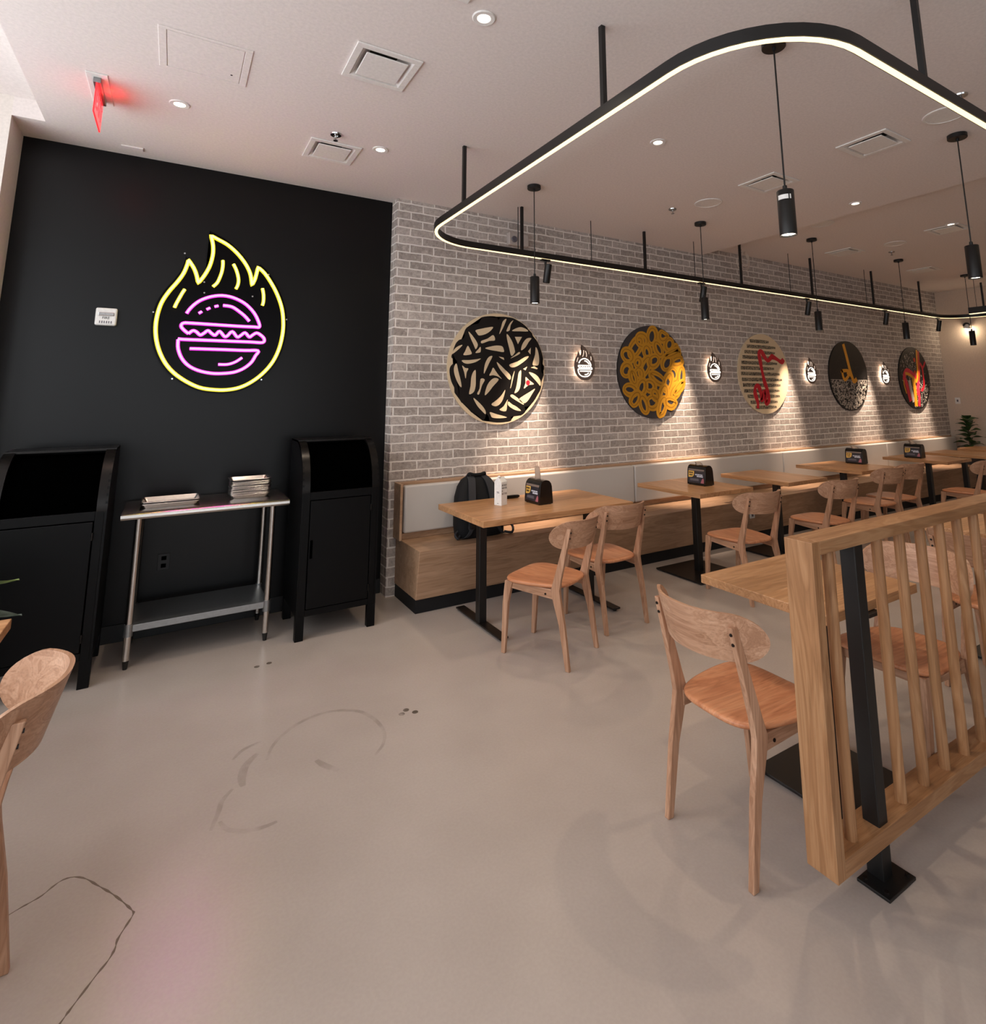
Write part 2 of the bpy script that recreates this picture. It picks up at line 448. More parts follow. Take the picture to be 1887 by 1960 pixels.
# measured outlines, in metres
NEON_C=(0.273,2.265)
NEON={'flame':[(-0.1295,0.5923),(-0.0824,0.57),(-0.013,0.536),(0.05,0.4856),(0.1057,0.4238),(0.1443,0.3642),(0.1671,0.3075),(0.1808,0.2301),(0.2014,0.2915),(0.2151,0.3826),(0.2697,0.334),(0.3338,0.2408),(0.3801,0.1501),(0.4131,0.0529),(0.4285,-0.0554),(0.427,-0.1544),(0.4088,-0.2632),(0.3702,-0.3664),(0.3094,-0.4542),(0.2318,-0.5262),(0.1461,-0.5735),(0.0564,-0.5923),(-0.0326,-0.5907),(-0.1208,-0.5749),(-0.2093,-0.5309),(-0.2901,-0.47),(-0.348,-0.4007),(-0.3921,-0.314),(-0.4177,-0.2267),(-0.4285,-0.1384),(-0.4247,-0.0488),(-0.406,0.0428),(-0.3675,0.1283),(-0.32,0.2068),(-0.2865,0.2756),(-0.2681,0.3434),(-0.2631,0.3818),(-0.2275,0.3295),(-0.2036,0.2756),(-0.1867,0.2095),(-0.1512,0.272),(-0.1204,0.3519),(-0.1063,0.4403),(-0.1101,0.5173)],'lickA':[(-0.2694,0.1544),(-0.2841,0.1224),(-0.3009,0.0794),(-0.3148,0.0415),(-0.324,0.0115)],'lickB':[(-0.035,0.4059),(-0.0324,0.3674),(-0.0356,0.3187),(-0.0463,0.2693),(-0.0621,0.2244),(-0.087,0.1933)],'lickC':[(0.0396,0.386),(0.0591,0.3492),(0.0759,0.3022),(0.0839,0.2592),(0.0806,0.2199),(0.0697,0.1916)],'lickD':[(0.2575,0.2132),(0.267,0.1745),(0.2712,0.1353),(0.2707,0.1007),(0.2661,0.0757)],'top':[(-0.2439,-0.0263),(-0.2269,0.0073),(-0.1947,0.0497),(-0.1536,0.085),(-0.0912,0.1151),(-0.0183,0.1294),(0.0577,0.119),(0.1367,0.0825),(0.1963,0.0281),(0.2349,-0.0313),(0.2565,-0.0959),(0.2175,-0.1002),(0.1062,-0.1014),(-0.0596,-0.0996),(-0.1955,-0.0982),(-0.2576,-0.1005),(-0.2713,-0.1241),(-0.2538,-0.1503),(-0.2207,-0.1776)],'lettuce':[(-0.2207,-0.1776),(-0.1952,-0.1542),(-0.1711,-0.1611),(-0.1457,-0.1835),(-0.1229,-0.1703),(-0.0965,-0.1475),(-0.0709,-0.1674),(-0.0458,-0.18),(-0.0194,-0.1486),(0.016,-0.186),(0.0363,-0.1802),(0.0672,-0.1455),(0.1035,-0.1861),(0.1279,-0.1725),(0.1562,-0.15),(0.1882,-0.1817),(0.2087,-0.1662),(0.2379,-0.1473),(0.2694,-0.1629),(0.2949,-0.1906),(0.2861,-0.2201),(0.1993,-0.2203),(0.0308,-0.2209),(-0.1311,-0.2214),(-0.2406,-0.2222),(-0.2845,-0.2199)],'bottom':[(-0.2827,-0.2243),(-0.2775,-0.2916),(-0.2491,-0.3622),(-0.2028,-0.4147),(-0.1379,-0.4492),(-0.0574,-0.4676),(0.0152,-0.469),(0.0967,-0.4582),(0.1617,-0.4289),(0.2139,-0.3805),(0.2406,-0.3274),(0.2571,-0.2867),(0.1609,-0.2876),(-0.0462,-0.2875),(-0.2046,-0.2885)],'shine':[(-0.0088,0.053),(0.0542,0.0458),(0.1161,0.0055),(0.1523,-0.0255),(0.1802,-0.0573)],'seedA':[(-0.1657,-0.0204),(-0.147,-0.005)],'seedB':[(-0.1162,0.0132),(-0.0946,0.0271)],'seedC':[(-0.0654,0.0389),(-0.0414,0.0475)],'shadow':[(-0.0099,-0.4006),(0.0513,-0.399),(0.1038,-0.3789),(0.1477,-0.3448)],'screws':[(-0.2905,0.4302),(0.2967,0.3321),(-0.4521,-0.0311),(0.4515,-0.0241),(-0.298,-0.5125),(0.2955,-0.5114),(-0.1476,0.2231),(-0.1416,0.1406),(0.1907,0.1428)]}
ART_C={'a1':(2.617,1.884,0.526),'a2':(4.64,1.892,0.53),'a3':(6.668,1.906,0.543),'a4':(8.725,1.91,0.554),'a5':(10.775,1.904,0.57)}
A1_BLACK=[(-0.211,0.453),(-0.181,0.482),(-0.091,0.498),(-0.022,0.496),(-0.006,0.467),(0.032,0.5),(0.103,0.502),(0.166,0.496),(0.222,0.472),(0.279,0.452),(0.328,0.413),(0.344,0.379),(0.385,0.361),(0.389,0.312),(0.418,0.306),(0.451,0.273),(0.484,0.247),(0.513,0.178),(0.516,0.108),(0.499,0.045),(0.528,0.035),(0.523,-0.006),(0.49,-0.021),(0.519,-0.058),(0.497,-0.093),(0.484,-0.189),(0.446,-0.25),(0.396,-0.318),(0.339,-0.361),(0.291,-0.37),(0.303,-0.41),(0.251,-0.449),(0.141,-0.46),(0.138,-0.499),(0.019,-0.512),(-0.085,-0.499),(-0.104,-0.455),(-0.13,-0.429),(-0.137,-0.473),(-0.166,-0.491),(-0.217,-0.44),(-0.289,-0.407),(-0.346,-0.343),(-0.382,-0.324),(-0.392,-0.312),(-0.424,-0.268),(-0.456,-0.231),(-0.453,-0.199),(-0.489,-0.131),(-0.508,-0.05),(-0.502,0.0),(-0.471,0.033),(-0.429,0.053),(-0.489,0.083),(-0.483,0.127),(-0.453,0.211),(-0.418,0.251),(-0.383,0.263),(-0.362,0.286),(-0.366,0.325),(-0.341,0.372),(-0.291,0.395),(-0.284,0.405),(-0.24,0.411),(-0.21,0.426)]
A1_LEAF=[[(-0.247,0.352),(-0.18,0.372),(-0.12,0.386),(-0.06,0.394),(-0.09,0.354),(-0.142,0.321),(-0.209,0.304),(-0.235,0.326)],[(-0.323,0.334),(-0.297,0.316),(-0.268,0.285),(-0.238,0.247),(-0.223,0.212),(-0.245,0.172),(-0.267,0.213),(-0.297,0.27)],[(-0.382,0.208),(-0.417,0.168),(-0.483,0.118),(-0.476,0.146),(-0.438,0.186)],[(-0.328,0.201),(-0.303,0.166),(-0.288,0.125),(-0.37,0.112),(-0.353,0.151)],[(-0.248,0.139),(-0.215,0.176),(-0.194,0.197),(-0.193,0.151),(-0.215,0.14)],[(-0.187,0.253),(-0.12,0.279),(-0.059,0.316),(-0.04,0.267),(-0.104,0.257),(-0.179,0.23)],[(-0.145,0.186),(-0.089,0.204),(-0.021,0.217),(0.037,0.213),(0.056,0.187),(0.056,0.157),(-0.021,0.164),(-0.089,0.171)],[(-0.387,0.064),(-0.316,0.068),(-0.236,0.078),(-0.189,0.086),(-0.244,0.052),(-0.316,0.034),(-0.362,0.039)],[(-0.44,0.033),(-0.463,0.001),(-0.463,-0.049),(-0.441,-0.112),(-0.412,-0.162),(-0.387,-0.183),(-0.395,-0.124),(-0.421,-0.036)],[(-0.383,0.016),(-0.351,-0.006),(-0.319,-0.011),(-0.336,-0.047),(-0.346,-0.104),(-0.361,-0.047)],[(-0.244,-0.023),(-0.271,-0.046),(-0.289,-0.097),(-0.295,-0.173),(-0.309,-0.246),(-0.262,-0.227),(-0.243,-0.173),(-0.241,-0.096)],[(-0.066,0.113),(-0.107,0.102),(-0.141,0.048),(-0.155,-0.011),(-0.156,-0.056),(-0.133,-0.017),(-0.103,0.043)],[(-0.02,0.058),(0.018,0.033),(0.072,-0.013),(0.126,-0.058),(0.138,-0.091),(0.118,-0.108),(0.064,-0.059),(0.01,-0.001)],[(-0.058,0.004),(-0.028,-0.031),(0.003,-0.067),(0.037,-0.102),(-0.005,-0.08),(-0.058,-0.068),(-0.099,-0.072),(-0.077,-0.032)],[(0.003,-0.109),(-0.042,-0.094),(-0.087,-0.12),(-0.124,-0.172),(-0.146,-0.256),(-0.102,-0.224),(-0.057,-0.172)],[(-0.191,-0.105),(-0.147,-0.111),(-0.176,-0.166),(-0.204,-0.246),(-0.226,-0.24),(-0.201,-0.192)],[(0.076,-0.204),(0.034,-0.256),(-0.019,-0.302),(-0.075,-0.34),(-0.034,-0.36),(0.011,-0.344),(0.049,-0.296)],[(-0.265,-0.281),(-0.225,-0.307),(-0.174,-0.352),(-0.137,-0.4),(-0.137,-0.432),(-0.174,-0.402),(-0.225,-0.351)],[(-0.089,-0.413),(-0.018,-0.434),(0.095,-0.465),(0.012,-0.473),(-0.063,-0.465),(-0.082,-0.442)],[(0.103,-0.296),(0.095,-0.335),(0.084,-0.407),(0.012,-0.393),(0.057,-0.361)],[(0.111,-0.316),(0.149,-0.342),(0.204,-0.369),(0.251,-0.406),(0.188,-0.399),(0.126,-0.368),(0.103,-0.342)],[(0.414,-0.193),(0.38,-0.244),(0.323,-0.317),(0.275,-0.334),(0.228,-0.297),(0.284,-0.26),(0.356,-0.223)],[(0.253,-0.015),(0.225,-0.043),(0.213,-0.103),(0.197,-0.184),(0.177,-0.237),(0.22,-0.217),(0.244,-0.17),(0.252,-0.09)],[(0.181,-0.02),(0.154,-0.078),(0.142,-0.138),(0.13,-0.191),(0.142,-0.171),(0.161,-0.104)],[(0.341,-0.034),(0.407,-0.046),(0.456,-0.08),(0.484,-0.128),(0.476,-0.165),(0.431,-0.121)],[(0.305,-0.079),(0.349,-0.112),(0.402,-0.149),(0.34,-0.159),(0.284,-0.193),(0.304,-0.136)],[(0.342,0.127),(0.294,0.115),(0.213,0.071),(0.122,0.039),(0.142,0.012),(0.197,0.02),(0.269,0.06),(0.326,0.102)],[(0.138,0.103),(0.182,0.131),(0.229,0.164),(0.241,0.15),(0.197,0.125),(0.142,0.1)],[(0.091,0.334),(0.119,0.312),(0.158,0.252),(0.182,0.179),(0.178,0.152),(0.142,0.123),(0.119,0.197),(0.095,0.283)],[(0.182,0.312),(0.266,0.316),(0.218,0.242)],[(0.376,0.308),(0.319,0.301),(0.27,0.244),(0.254,0.182),(0.302,0.211),(0.343,0.268)],[(0.368,0.214),(0.363,0.145),(0.334,0.174)],[(0.425,0.22),(0.45,0.189),(0.466,0.107),(0.457,0.044),(0.416,0.036),(0.387,0.046),(0.404,0.105),(0.421,0.16)],[(0.15,0.368),(0.198,0.398),(0.254,0.412),(0.311,0.398),(0.336,0.375),(0.238,0.37)],[(0.087,0.484),(0.048,0.457),(0.029,0.401),(0.008,0.329),(0.04,0.375),(0.068,0.431)],[(0.166,0.475),(0.126,0.442),(0.087,0.364),(0.123,0.373),(0.134,0.422)],[(0.002,0.112),(0.056,0.104),(0.064,0.08),(0.025,0.096)],[(0.366,0.014),(0.407,0.029),(0.448,0.009),(0.44,-0.001)],[(0.277,-0.001),(0.325,0.024),(0.305,-0.014)],[(0.157,-0.25),(0.251,-0.31),(0.283,-0.35),(0.212,-0.316),(0.134,-0.27)]]
A1_RED=(0.332,-0.136)
A2_LOOP=[[(-0.191,0.242),(-0.162,0.292),(-0.152,0.337),(-0.162,0.368),(-0.192,0.378),(-0.234,0.366),(-0.28,0.334),(-0.321,0.289),(-0.349,0.24),(-0.358,0.195),(-0.348,0.165),(-0.319,0.154),(-0.278,0.166),(-0.232,0.197)],[(0.076,0.409),(0.073,0.45),(0.057,0.482),(0.032,0.499),(0.001,0.498),(-0.028,0.479),(-0.05,0.446),(-0.061,0.406),(-0.058,0.366),(-0.042,0.334),(-0.017,0.317),(0.013,0.317),(0.042,0.336),(0.065,0.369)],[(-0.08,0.383),(-0.105,0.409),(-0.14,0.424),(-0.178,0.425),(-0.211,0.412),(-0.233,0.387),(-0.24,0.356),(-0.231,0.324),(-0.206,0.298),(-0.172,0.283),(-0.134,0.281),(-0.1,0.294),(-0.077,0.319),(-0.07,0.351)],[(0.253,0.42),(0.255,0.448),(0.243,0.471),(0.221,0.485),(0.193,0.487),(0.164,0.477),(0.14,0.457),(0.126,0.43),(0.124,0.402),(0.135,0.379),(0.157,0.365),(0.185,0.363),(0.214,0.373),(0.238,0.393)],[(0.34,0.318),(0.339,0.349),(0.326,0.375),(0.302,0.389),(0.273,0.389),(0.244,0.376),(0.222,0.351),(0.21,0.321),(0.211,0.29),(0.224,0.265),(0.248,0.251),(0.277,0.25),(0.305,0.263),(0.328,0.288)],[(0.15,0.282),(0.128,0.314),(0.1,0.336),(0.072,0.344),(0.05,0.337),(0.038,0.315),(0.037,0.284),(0.049,0.249),(0.071,0.217),(0.099,0.195),(0.127,0.186),(0.149,0.194),(0.162,0.215),(0.162,0.247)],[(0.464,0.256),(0.46,0.284),(0.444,0.305),(0.421,0.317),(0.393,0.315),(0.368,0.302),(0.349,0.279),(0.342,0.252),(0.346,0.224),(0.361,0.203),(0.385,0.192),(0.412,0.193),(0.438,0.206),(0.456,0.229)],[(-0.029,0.228),(-0.04,0.258),(-0.059,0.28),(-0.082,0.291),(-0.105,0.287),(-0.123,0.27),(-0.132,0.243),(-0.132,0.211),(-0.121,0.182),(-0.102,0.159),(-0.079,0.149),(-0.056,0.153),(-0.038,0.17),(-0.029,0.197)],[(-0.314,0.202),(-0.34,0.226),(-0.375,0.239),(-0.41,0.239),(-0.438,0.225),(-0.455,0.201),(-0.457,0.171),(-0.443,0.142),(-0.417,0.117),(-0.383,0.104),(-0.348,0.104),(-0.319,0.117),(-0.302,0.141),(-0.3,0.171)],[(0.425,0.084),(0.465,0.1),(0.493,0.122),(0.504,0.145),(0.495,0.164),(0.468,0.177),(0.429,0.179),(0.386,0.172),(0.346,0.156),(0.319,0.134),(0.309,0.111),(0.317,0.092),(0.344,0.08),(0.382,0.077)],[(0.085,0.099),(0.097,0.129),(0.094,0.157),(0.075,0.178),(0.045,0.187),(0.01,0.183),(-0.024,0.167),(-0.049,0.141),(-0.061,0.112),(-0.057,0.084),(-0.039,0.064),(-0.009,0.054),(0.026,0.058),(0.059,0.074)],[(-0.064,0.037),(-0.042,0.085),(-0.035,0.126),(-0.046,0.153),(-0.071,0.16),(-0.106,0.145),(-0.143,0.112),(-0.176,0.068),(-0.197,0.021),(-0.203,-0.02),(-0.193,-0.047),(-0.168,-0.054),(-0.134,-0.04),(-0.097,-0.008)],[(0.302,0.095),(0.31,0.133),(0.303,0.165),(0.28,0.186),(0.248,0.191),(0.212,0.18),(0.18,0.154),(0.157,0.119),(0.149,0.082),(0.157,0.05),(0.178,0.029),(0.21,0.024),(0.246,0.035),(0.279,0.06)],[(-0.334,0.001),(-0.332,0.032),(-0.344,0.058),(-0.367,0.075),(-0.397,0.078),(-0.427,0.067),(-0.452,0.045),(-0.467,0.016),(-0.469,-0.014),(-0.457,-0.04),(-0.434,-0.056),(-0.404,-0.06),(-0.374,-0.05),(-0.349,-0.028)],[(-0.184,0.096),(-0.187,0.117),(-0.199,0.133),(-0.217,0.142),(-0.237,0.141),(-0.255,0.132),(-0.269,0.114),(-0.274,0.093),(-0.271,0.072),(-0.259,0.056),(-0.241,0.047),(-0.221,0.047),(-0.203,0.057),(-0.189,0.074)],[(-0.155,-0.023),(-0.167,0.005),(-0.188,0.025),(-0.214,0.034),(-0.241,0.03),(-0.262,0.014),(-0.274,-0.011),(-0.274,-0.041),(-0.263,-0.068),(-0.242,-0.088),(-0.216,-0.098),(-0.19,-0.094),(-0.168,-0.078),(-0.156,-0.052)],[(0.389,-0.019),(0.375,0.013),(0.35,0.036),(0.321,0.046),(0.292,0.041),(0.269,0.022),(0.258,-0.007),(0.259,-0.041),(0.273,-0.072),(0.297,-0.096),(0.327,-0.106),(0.356,-0.101),(0.378,-0.083),(0.39,-0.053)],[(0.499,-0.053),(0.501,-0.005),(0.493,0.034),(0.476,0.056),(0.453,0.056),(0.43,0.035),(0.411,-0.003),(0.399,-0.05),(0.398,-0.098),(0.406,-0.136),(0.423,-0.158),(0.445,-0.158),(0.468,-0.138),(0.488,-0.1)],[(0.107,-0.046),(0.058,-0.024),(0.011,-0.013),(-0.023,-0.015),(-0.04,-0.03),(-0.035,-0.055),(-0.009,-0.084),(0.032,-0.113),(0.081,-0.136),(0.127,-0.147),(0.163,-0.146),(0.18,-0.131),(0.175,-0.106),(0.149,-0.076)],[(0.282,-0.134),(0.297,-0.088),(0.297,-0.048),(0.283,-0.024),(0.258,-0.02),(0.226,-0.036),(0.195,-0.069),(0.17,-0.114),(0.156,-0.159),(0.156,-0.198),(0.169,-0.222),(0.194,-0.227),(0.226,-0.211),(0.257,-0.178)],[(-0.123,-0.187),(-0.119,-0.151),(-0.127,-0.121),(-0.146,-0.103),(-0.173,-0.1),(-0.201,-0.112),(-0.225,-0.138),(-0.241,-0.172),(-0.245,-0.208),(-0.237,-0.237),(-0.218,-0.256),(-0.192,-0.259),(-0.164,-0.247),(-0.139,-0.221)],[(0.004,-0.137),(-0.02,-0.116),(-0.052,-0.105),(-0.085,-0.105),(-0.113,-0.117),(-0.131,-0.138),(-0.134,-0.164),(-0.123,-0.19),(-0.099,-0.211),(-0.068,-0.223),(-0.034,-0.223),(-0.006,-0.212),(0.012,-0.19),(0.016,-0.164)],[(-0.329,-0.158),(-0.369,-0.153),(-0.407,-0.159),(-0.434,-0.176),(-0.446,-0.198),(-0.44,-0.223),(-0.418,-0.245),(-0.384,-0.261),(-0.344,-0.266),(-0.306,-0.26),(-0.279,-0.244),(-0.266,-0.221),(-0.272,-0.196),(-0.295,-0.173)],[(0.406,-0.245),(0.43,-0.207),(0.438,-0.172),(0.428,-0.148),(0.403,-0.138),(0.367,-0.145),(0.328,-0.168),(0.293,-0.202),(0.27,-0.239),(0.263,-0.273),(0.272,-0.297),(0.297,-0.307),(0.333,-0.3),(0.371,-0.278)],[(0.206,-0.253),(0.212,-0.216),(0.207,-0.186),(0.191,-0.167),(0.167,-0.164),(0.142,-0.178),(0.119,-0.205),(0.103,-0.24),(0.097,-0.276),(0.103,-0.306),(0.119,-0.324),(0.141,-0.327),(0.167,-0.314),(0.19,-0.288)],[(-0.235,-0.33),(-0.219,-0.297),(-0.216,-0.266),(-0.228,-0.245),(-0.252,-0.237),(-0.282,-0.243),(-0.314,-0.263),(-0.34,-0.293),(-0.356,-0.326),(-0.359,-0.356),(-0.347,-0.377),(-0.324,-0.386),(-0.294,-0.38),(-0.262,-0.36)],[(-0.108,-0.361),(-0.126,-0.322),(-0.151,-0.292),(-0.178,-0.279),(-0.202,-0.283),(-0.218,-0.305),(-0.223,-0.34),(-0.215,-0.381),(-0.197,-0.42),(-0.173,-0.449),(-0.145,-0.463),(-0.121,-0.459),(-0.105,-0.437),(-0.1,-0.402)],[(0.054,-0.351),(0.047,-0.322),(0.026,-0.298),(-0.007,-0.285),(-0.043,-0.285),(-0.077,-0.298),(-0.101,-0.321),(-0.11,-0.349),(-0.104,-0.378),(-0.082,-0.402),(-0.05,-0.415),(-0.014,-0.415),(0.02,-0.403),(0.044,-0.38)],[(0.061,-0.247),(0.042,-0.225),(0.019,-0.21),(-0.004,-0.205),(-0.023,-0.211),(-0.034,-0.227),(-0.035,-0.25),(-0.025,-0.275),(-0.007,-0.297),(0.016,-0.312),(0.039,-0.317),(0.058,-0.311),(0.069,-0.295),(0.07,-0.272)],[(0.176,-0.405),(0.187,-0.36),(0.185,-0.321),(0.172,-0.298),(0.149,-0.295),(0.121,-0.311),(0.094,-0.345),(0.074,-0.388),(0.063,-0.433),(0.064,-0.471),(0.078,-0.494),(0.1,-0.498),(0.128,-0.482),(0.154,-0.449)],[(0.297,-0.314),(0.258,-0.303),(0.219,-0.303),(0.189,-0.313),(0.172,-0.332),(0.173,-0.356),(0.191,-0.379),(0.222,-0.399),(0.261,-0.41),(0.3,-0.41),(0.331,-0.4),(0.348,-0.381),(0.348,-0.357),(0.329,-0.333)],[(-0.268,-0.062),(-0.281,-0.032),(-0.3,-0.01),(-0.319,0.001),(-0.337,-0.003),(-0.348,-0.02),(-0.351,-0.047),(-0.345,-0.078),(-0.331,-0.108),(-0.313,-0.13),(-0.293,-0.141),(-0.276,-0.137),(-0.265,-0.121),(-0.262,-0.094)],[(0.338,0.203),(0.39,0.225),(0.429,0.247),(0.447,0.266),(0.441,0.277),(0.411,0.278),(0.364,0.269),(0.309,0.252),(0.258,0.23),(0.22,0.208),(0.203,0.19),(0.209,0.179),(0.238,0.178),(0.284,0.186)],[(0.438,-0.192),(0.468,-0.16),(0.485,-0.131),(0.488,-0.111),(0.474,-0.104),(0.447,-0.112),(0.412,-0.132),(0.377,-0.161),(0.348,-0.193),(0.331,-0.221),(0.329,-0.241),(0.342,-0.248),(0.369,-0.241),(0.403,-0.221)]]
A3_ROWS=[(-0.259,0.144,0.427),(-0.325,0.282,0.353),(-0.382,0.263,0.279),(-0.428,0.314,0.209),(-0.457,0.295,0.136),(-0.477,0.219,0.067),(-0.479,0.337,-0.007),(-0.469,0.376,-0.083),(-0.454,0.338,-0.155),(-0.439,0.309,-0.23),(-0.402,0.301,-0.301),(-0.347,0.243,-0.376),(-0.265,0.216,-0.444)]
A3_RED=[(0.442,0.205),(0.413,0.172),(0.368,0.169),(0.292,0.201),(0.208,0.229),(0.179,0.226),(0.106,0.176),(0.06,0.193),(0.009,0.246),(-0.032,0.293),(-0.07,0.292),(-0.084,0.249),(-0.066,0.153),(-0.049,0.057),(-0.03,-0.026),(-0.003,-0.122),(0.028,-0.187),(0.057,-0.265),(0.059,-0.348),(0.005,-0.389),(-0.009,-0.348),(0.008,-0.283),(-0.025,-0.241),(-0.051,-0.312),(-0.102,-0.353),(-0.094,-0.282),(-0.126,-0.194),(-0.164,-0.162),(-0.208,-0.188),(-0.221,-0.253),(-0.203,-0.311),(-0.176,-0.382),(-0.184,-0.457)]
A4={'line':-0.064,'main':[(-0.085,0.481),(-0.028,0.308),(0.037,0.086),(0.08,-0.02),(0.112,-0.082),(0.165,-0.072),(0.208,-0.047)],'loop':[(-0.2,0.067),(-0.032,0.075),(0.009,0.035),(-0.049,-0.026),(-0.125,-0.063),(-0.167,-0.014),(-0.181,0.062)],'tail':[(-0.054,0.046),(0.042,0.009),(0.085,-0.039)]}
A5={'yel':[(0.165,0.493),(0.14,0.314),(0.121,0.138),(0.079,-0.005),(0.032,-0.06),(-0.021,-0.018),(-0.134,0.035),(-0.229,0.065),(-0.319,0.072)],'yel2':[(-0.063,-0.018),(-0.046,-0.18),(-0.049,-0.341),(-0.058,-0.479)],'org':[(0.221,0.473),(0.197,0.294),(0.166,0.095),(0.125,-0.037)],'hump':[(-0.376,-0.044),(-0.345,0.042),(-0.277,0.107),(-0.209,0.114),(-0.124,0.083),(-0.012,0.026),(0.105,-0.06),(0.069,-0.179),(0.064,-0.298)],'leg':[(-0.338,-0.022),(-0.294,-0.149),(-0.26,-0.276),(-0.223,-0.393)],'wht':[(-0.201,-0.042),(-0.179,-0.18),(-0.153,-0.298),(-0.12,-0.404)],'red2':[(0.081,-0.125),(0.085,-0.298),(0.05,-0.481)],'loop':[(0.228,0.262),(0.298,0.186),(0.313,0.042),(0.303,-0.101),(0.239,-0.195),(0.17,-0.201)],'loop2':[(0.429,0.29),(0.37,0.221),(0.297,0.164)],'dots':[(0.049,0.311),(0.027,0.092)],'oleft':[(-0.388,-0.023),(-0.389,-0.129),(-0.338,-0.266)]}
CRACK = [(-0.42, 2.55), (-0.301, 2.616), (-0.272, 2.628), (-0.242, 2.643), (-0.219, 2.667), (-0.194, 2.684), (-0.162, 2.678), (-0.127, 2.646), (-0.094, 2.597), (-0.062, 2.55), (-0.035, 2.507), (-0.007, 2.456), (0.012, 2.418), (0.016, 2.401), (0.001, 2.367), (-0.019, 2.324), (-0.023, 2.293), (-0.036, 2.26), (-0.06, 2.226), (-0.09, 2.179), (-0.113, 2.143), (-0.127, 2.119), (-0.20, 2.0)]
RINGS = [([(0.477, 3.01), (0.511, 3.102), (0.567, 3.176), (0.65, 3.241), (0.756, 3.271), (0.856, 3.251), (0.944, 3.18), (0.987, 3.053), (0.989, 2.933), (0.955, 2.844), (0.9, 2.786)], .022),
 ([(0.37, 2.875), (0.37, 2.933), (0.394, 3.02), (0.448, 3.085)], .035), ([(0.666, 2.89), (0.688, 2.834), (0.733, 2.763)], .03),
 ([(0.241, 2.667), (0.272, 2.759), (0.29, 2.825), (0.331, 2.88)], .02), ([(0.273, 2.701), (0.295, 2.64), (0.353, 2.593), (0.414, 2.58), (0.46, 2.583)], .022), ([(0.348, 3.093), (0.396, 3.152), (0.476, 3.178)], .018)]
SPOTS = [(1.148, 3.07), (1.181, 3.026), (1.116, 3.044), (0.55, 4.02), (.62, 4.03)]
# ------------------------------------------------------------------ camera
cam = bpy.data.cameras.new('Camera'); co = bpy.data.objects.new('Camera', cam); C.objects.link(co)
scene.camera = co
CAM_F, CAM_CX, CAM_CY = 1076.574, 1012.656, 592.941
CAM_R = [[0.848743, -0.528778, -0.005427], [0.077357, 0.134304, -0.987916], [0.523117, 0.838067, 0.154894]]
rx = Vector(CAM_R[0]); ry = -Vector(CAM_R[1]); rzv = -Vector(CAM_R[2])
co.matrix_world = Matrix(((rx.x, ry.x, rzv.x, 0), (rx.y, ry.y, rzv.y, 0), (rx.z, ry.z, rzv.z, 1.6), (0, 0, 0, 1)))
cam.sensor_fit = 'HORIZONTAL'; cam.sensor_width = 36.0; cam.lens = 36.0 * CAM_F / 1887.0
cam.shift_x = (1887 / 2 - CAM_CX) / 1887.0; cam.shift_y = (CAM_CY - 1960 / 2) / 1887.0
cam.clip_start = 0.05; cam.clip_end = 200

# ------------------------------------------------------------------ setting
YB, YF, ZC, ZH, XS, XR = 4.92, 4.775, 3.40, 3.50, 5.60, 11.92
FL = new(); box(FL, -1.8, 12.1, -4.6, 5.1, -0.15, 0.0)
flat = lambda u, v, d: (u, v, d)
ribbon(FL, catmull([(x, y, 0) for x, y in CRACK], 3), [0.005 + 0.003 * math.sin(i * 1.7) for i in range(len(CRACK) * 3 - 2)], flat, 0.0001, 0.0005, 1)
for P_, w_ in RINGS:
    pts = catmull([(x, y, 0) for x, y in P_], 4)
    ribbon(FL, pts, [w_ * (0.5 + 0.5 * math.sin(PI * (i + .5) / len(pts))) for i in range(len(pts))], flat, 0.0001, 0.0004, 2)
for x, y in SPOTS:
    cyl(FL, (x, y, 0.0001), (x, y, 0.0005), 0.016, seg=12, mi=3)
struct('floor', FL, [M['concrete'], M['crack'], M['scuff'], M['spot']])

b = new()
VENTS = [(.827, 2.843, ZC, 'square white ceiling vent nearest the round-cornered track light, left of it'),
         (.842, 4.08, ZC, 'square white ceiling vent close to the top of the black wall'),
         (4.135, 1.93, ZC, 'square white ceiling vent inside the track loop, nearer the camera'),
         (4.15, 2.79, ZC, 'square white ceiling vent partly behind the nearest pendant cord'),
         (7.42, 3.95, ZH, 'white ceiling vent on the raised ceiling above the fourth round painting'),
         (7.42, 2.76, ZH, 'white ceiling vent beside the farthest lit downlight'),
         (9.55, 3.92, ZH, 'farthest white ceiling vent, above the fifth round painting'),
         (.83, 1.955, ZC, 'white ceiling vent cut off by the upper edge of the photo')]
def slab(x0, x1, y0, y1, z0, z1, holes, r=.150):
    xs = sorted({x0, x1} | {h[0] + s * r for h in holes for s in (-1, 1)}); ys = sorted({y0, y1} | {h[1] + s * r for h in holes for s in (-1, 1)})
    for xa, xb in zip(xs[:-1], xs[1:]):
        for ya, yb in zip(ys[:-1], ys[1:]):
            if any(abs((xa + xb) / 2 - h[0]) < r and abs((ya + yb) / 2 - h[1]) < r for h in holes): continue
            box(b, xa, xb, ya, yb, z0, z1)
slab(-0.853, XS, -4.6, 5.07, ZC, ZC + 0.35, [h for h in VENTS if h[2] == ZC])
slab(XS, 12.1, -4.6, 5.07, ZH, ZH + 0.25, [h for h in VENTS if h[2] == ZH])
box(b, -1.9, -0.853, -4.6, 5.07, 3.528, 3.75)
struct('ceiling', b, M['ceilp'])
struct('wall_back', box(new(), -1.02, 1.60, YB, 5.07, 0, 3.40), M['blackwall'])
struct('wall_brick', box(new(), 1.582, XR, YF, 5.07, 0, 3.50), M['brick'])
struct('wall_right', box(new(), XR, 12.1, -4.6, 5.07, 0, 3.5), M['greige'])
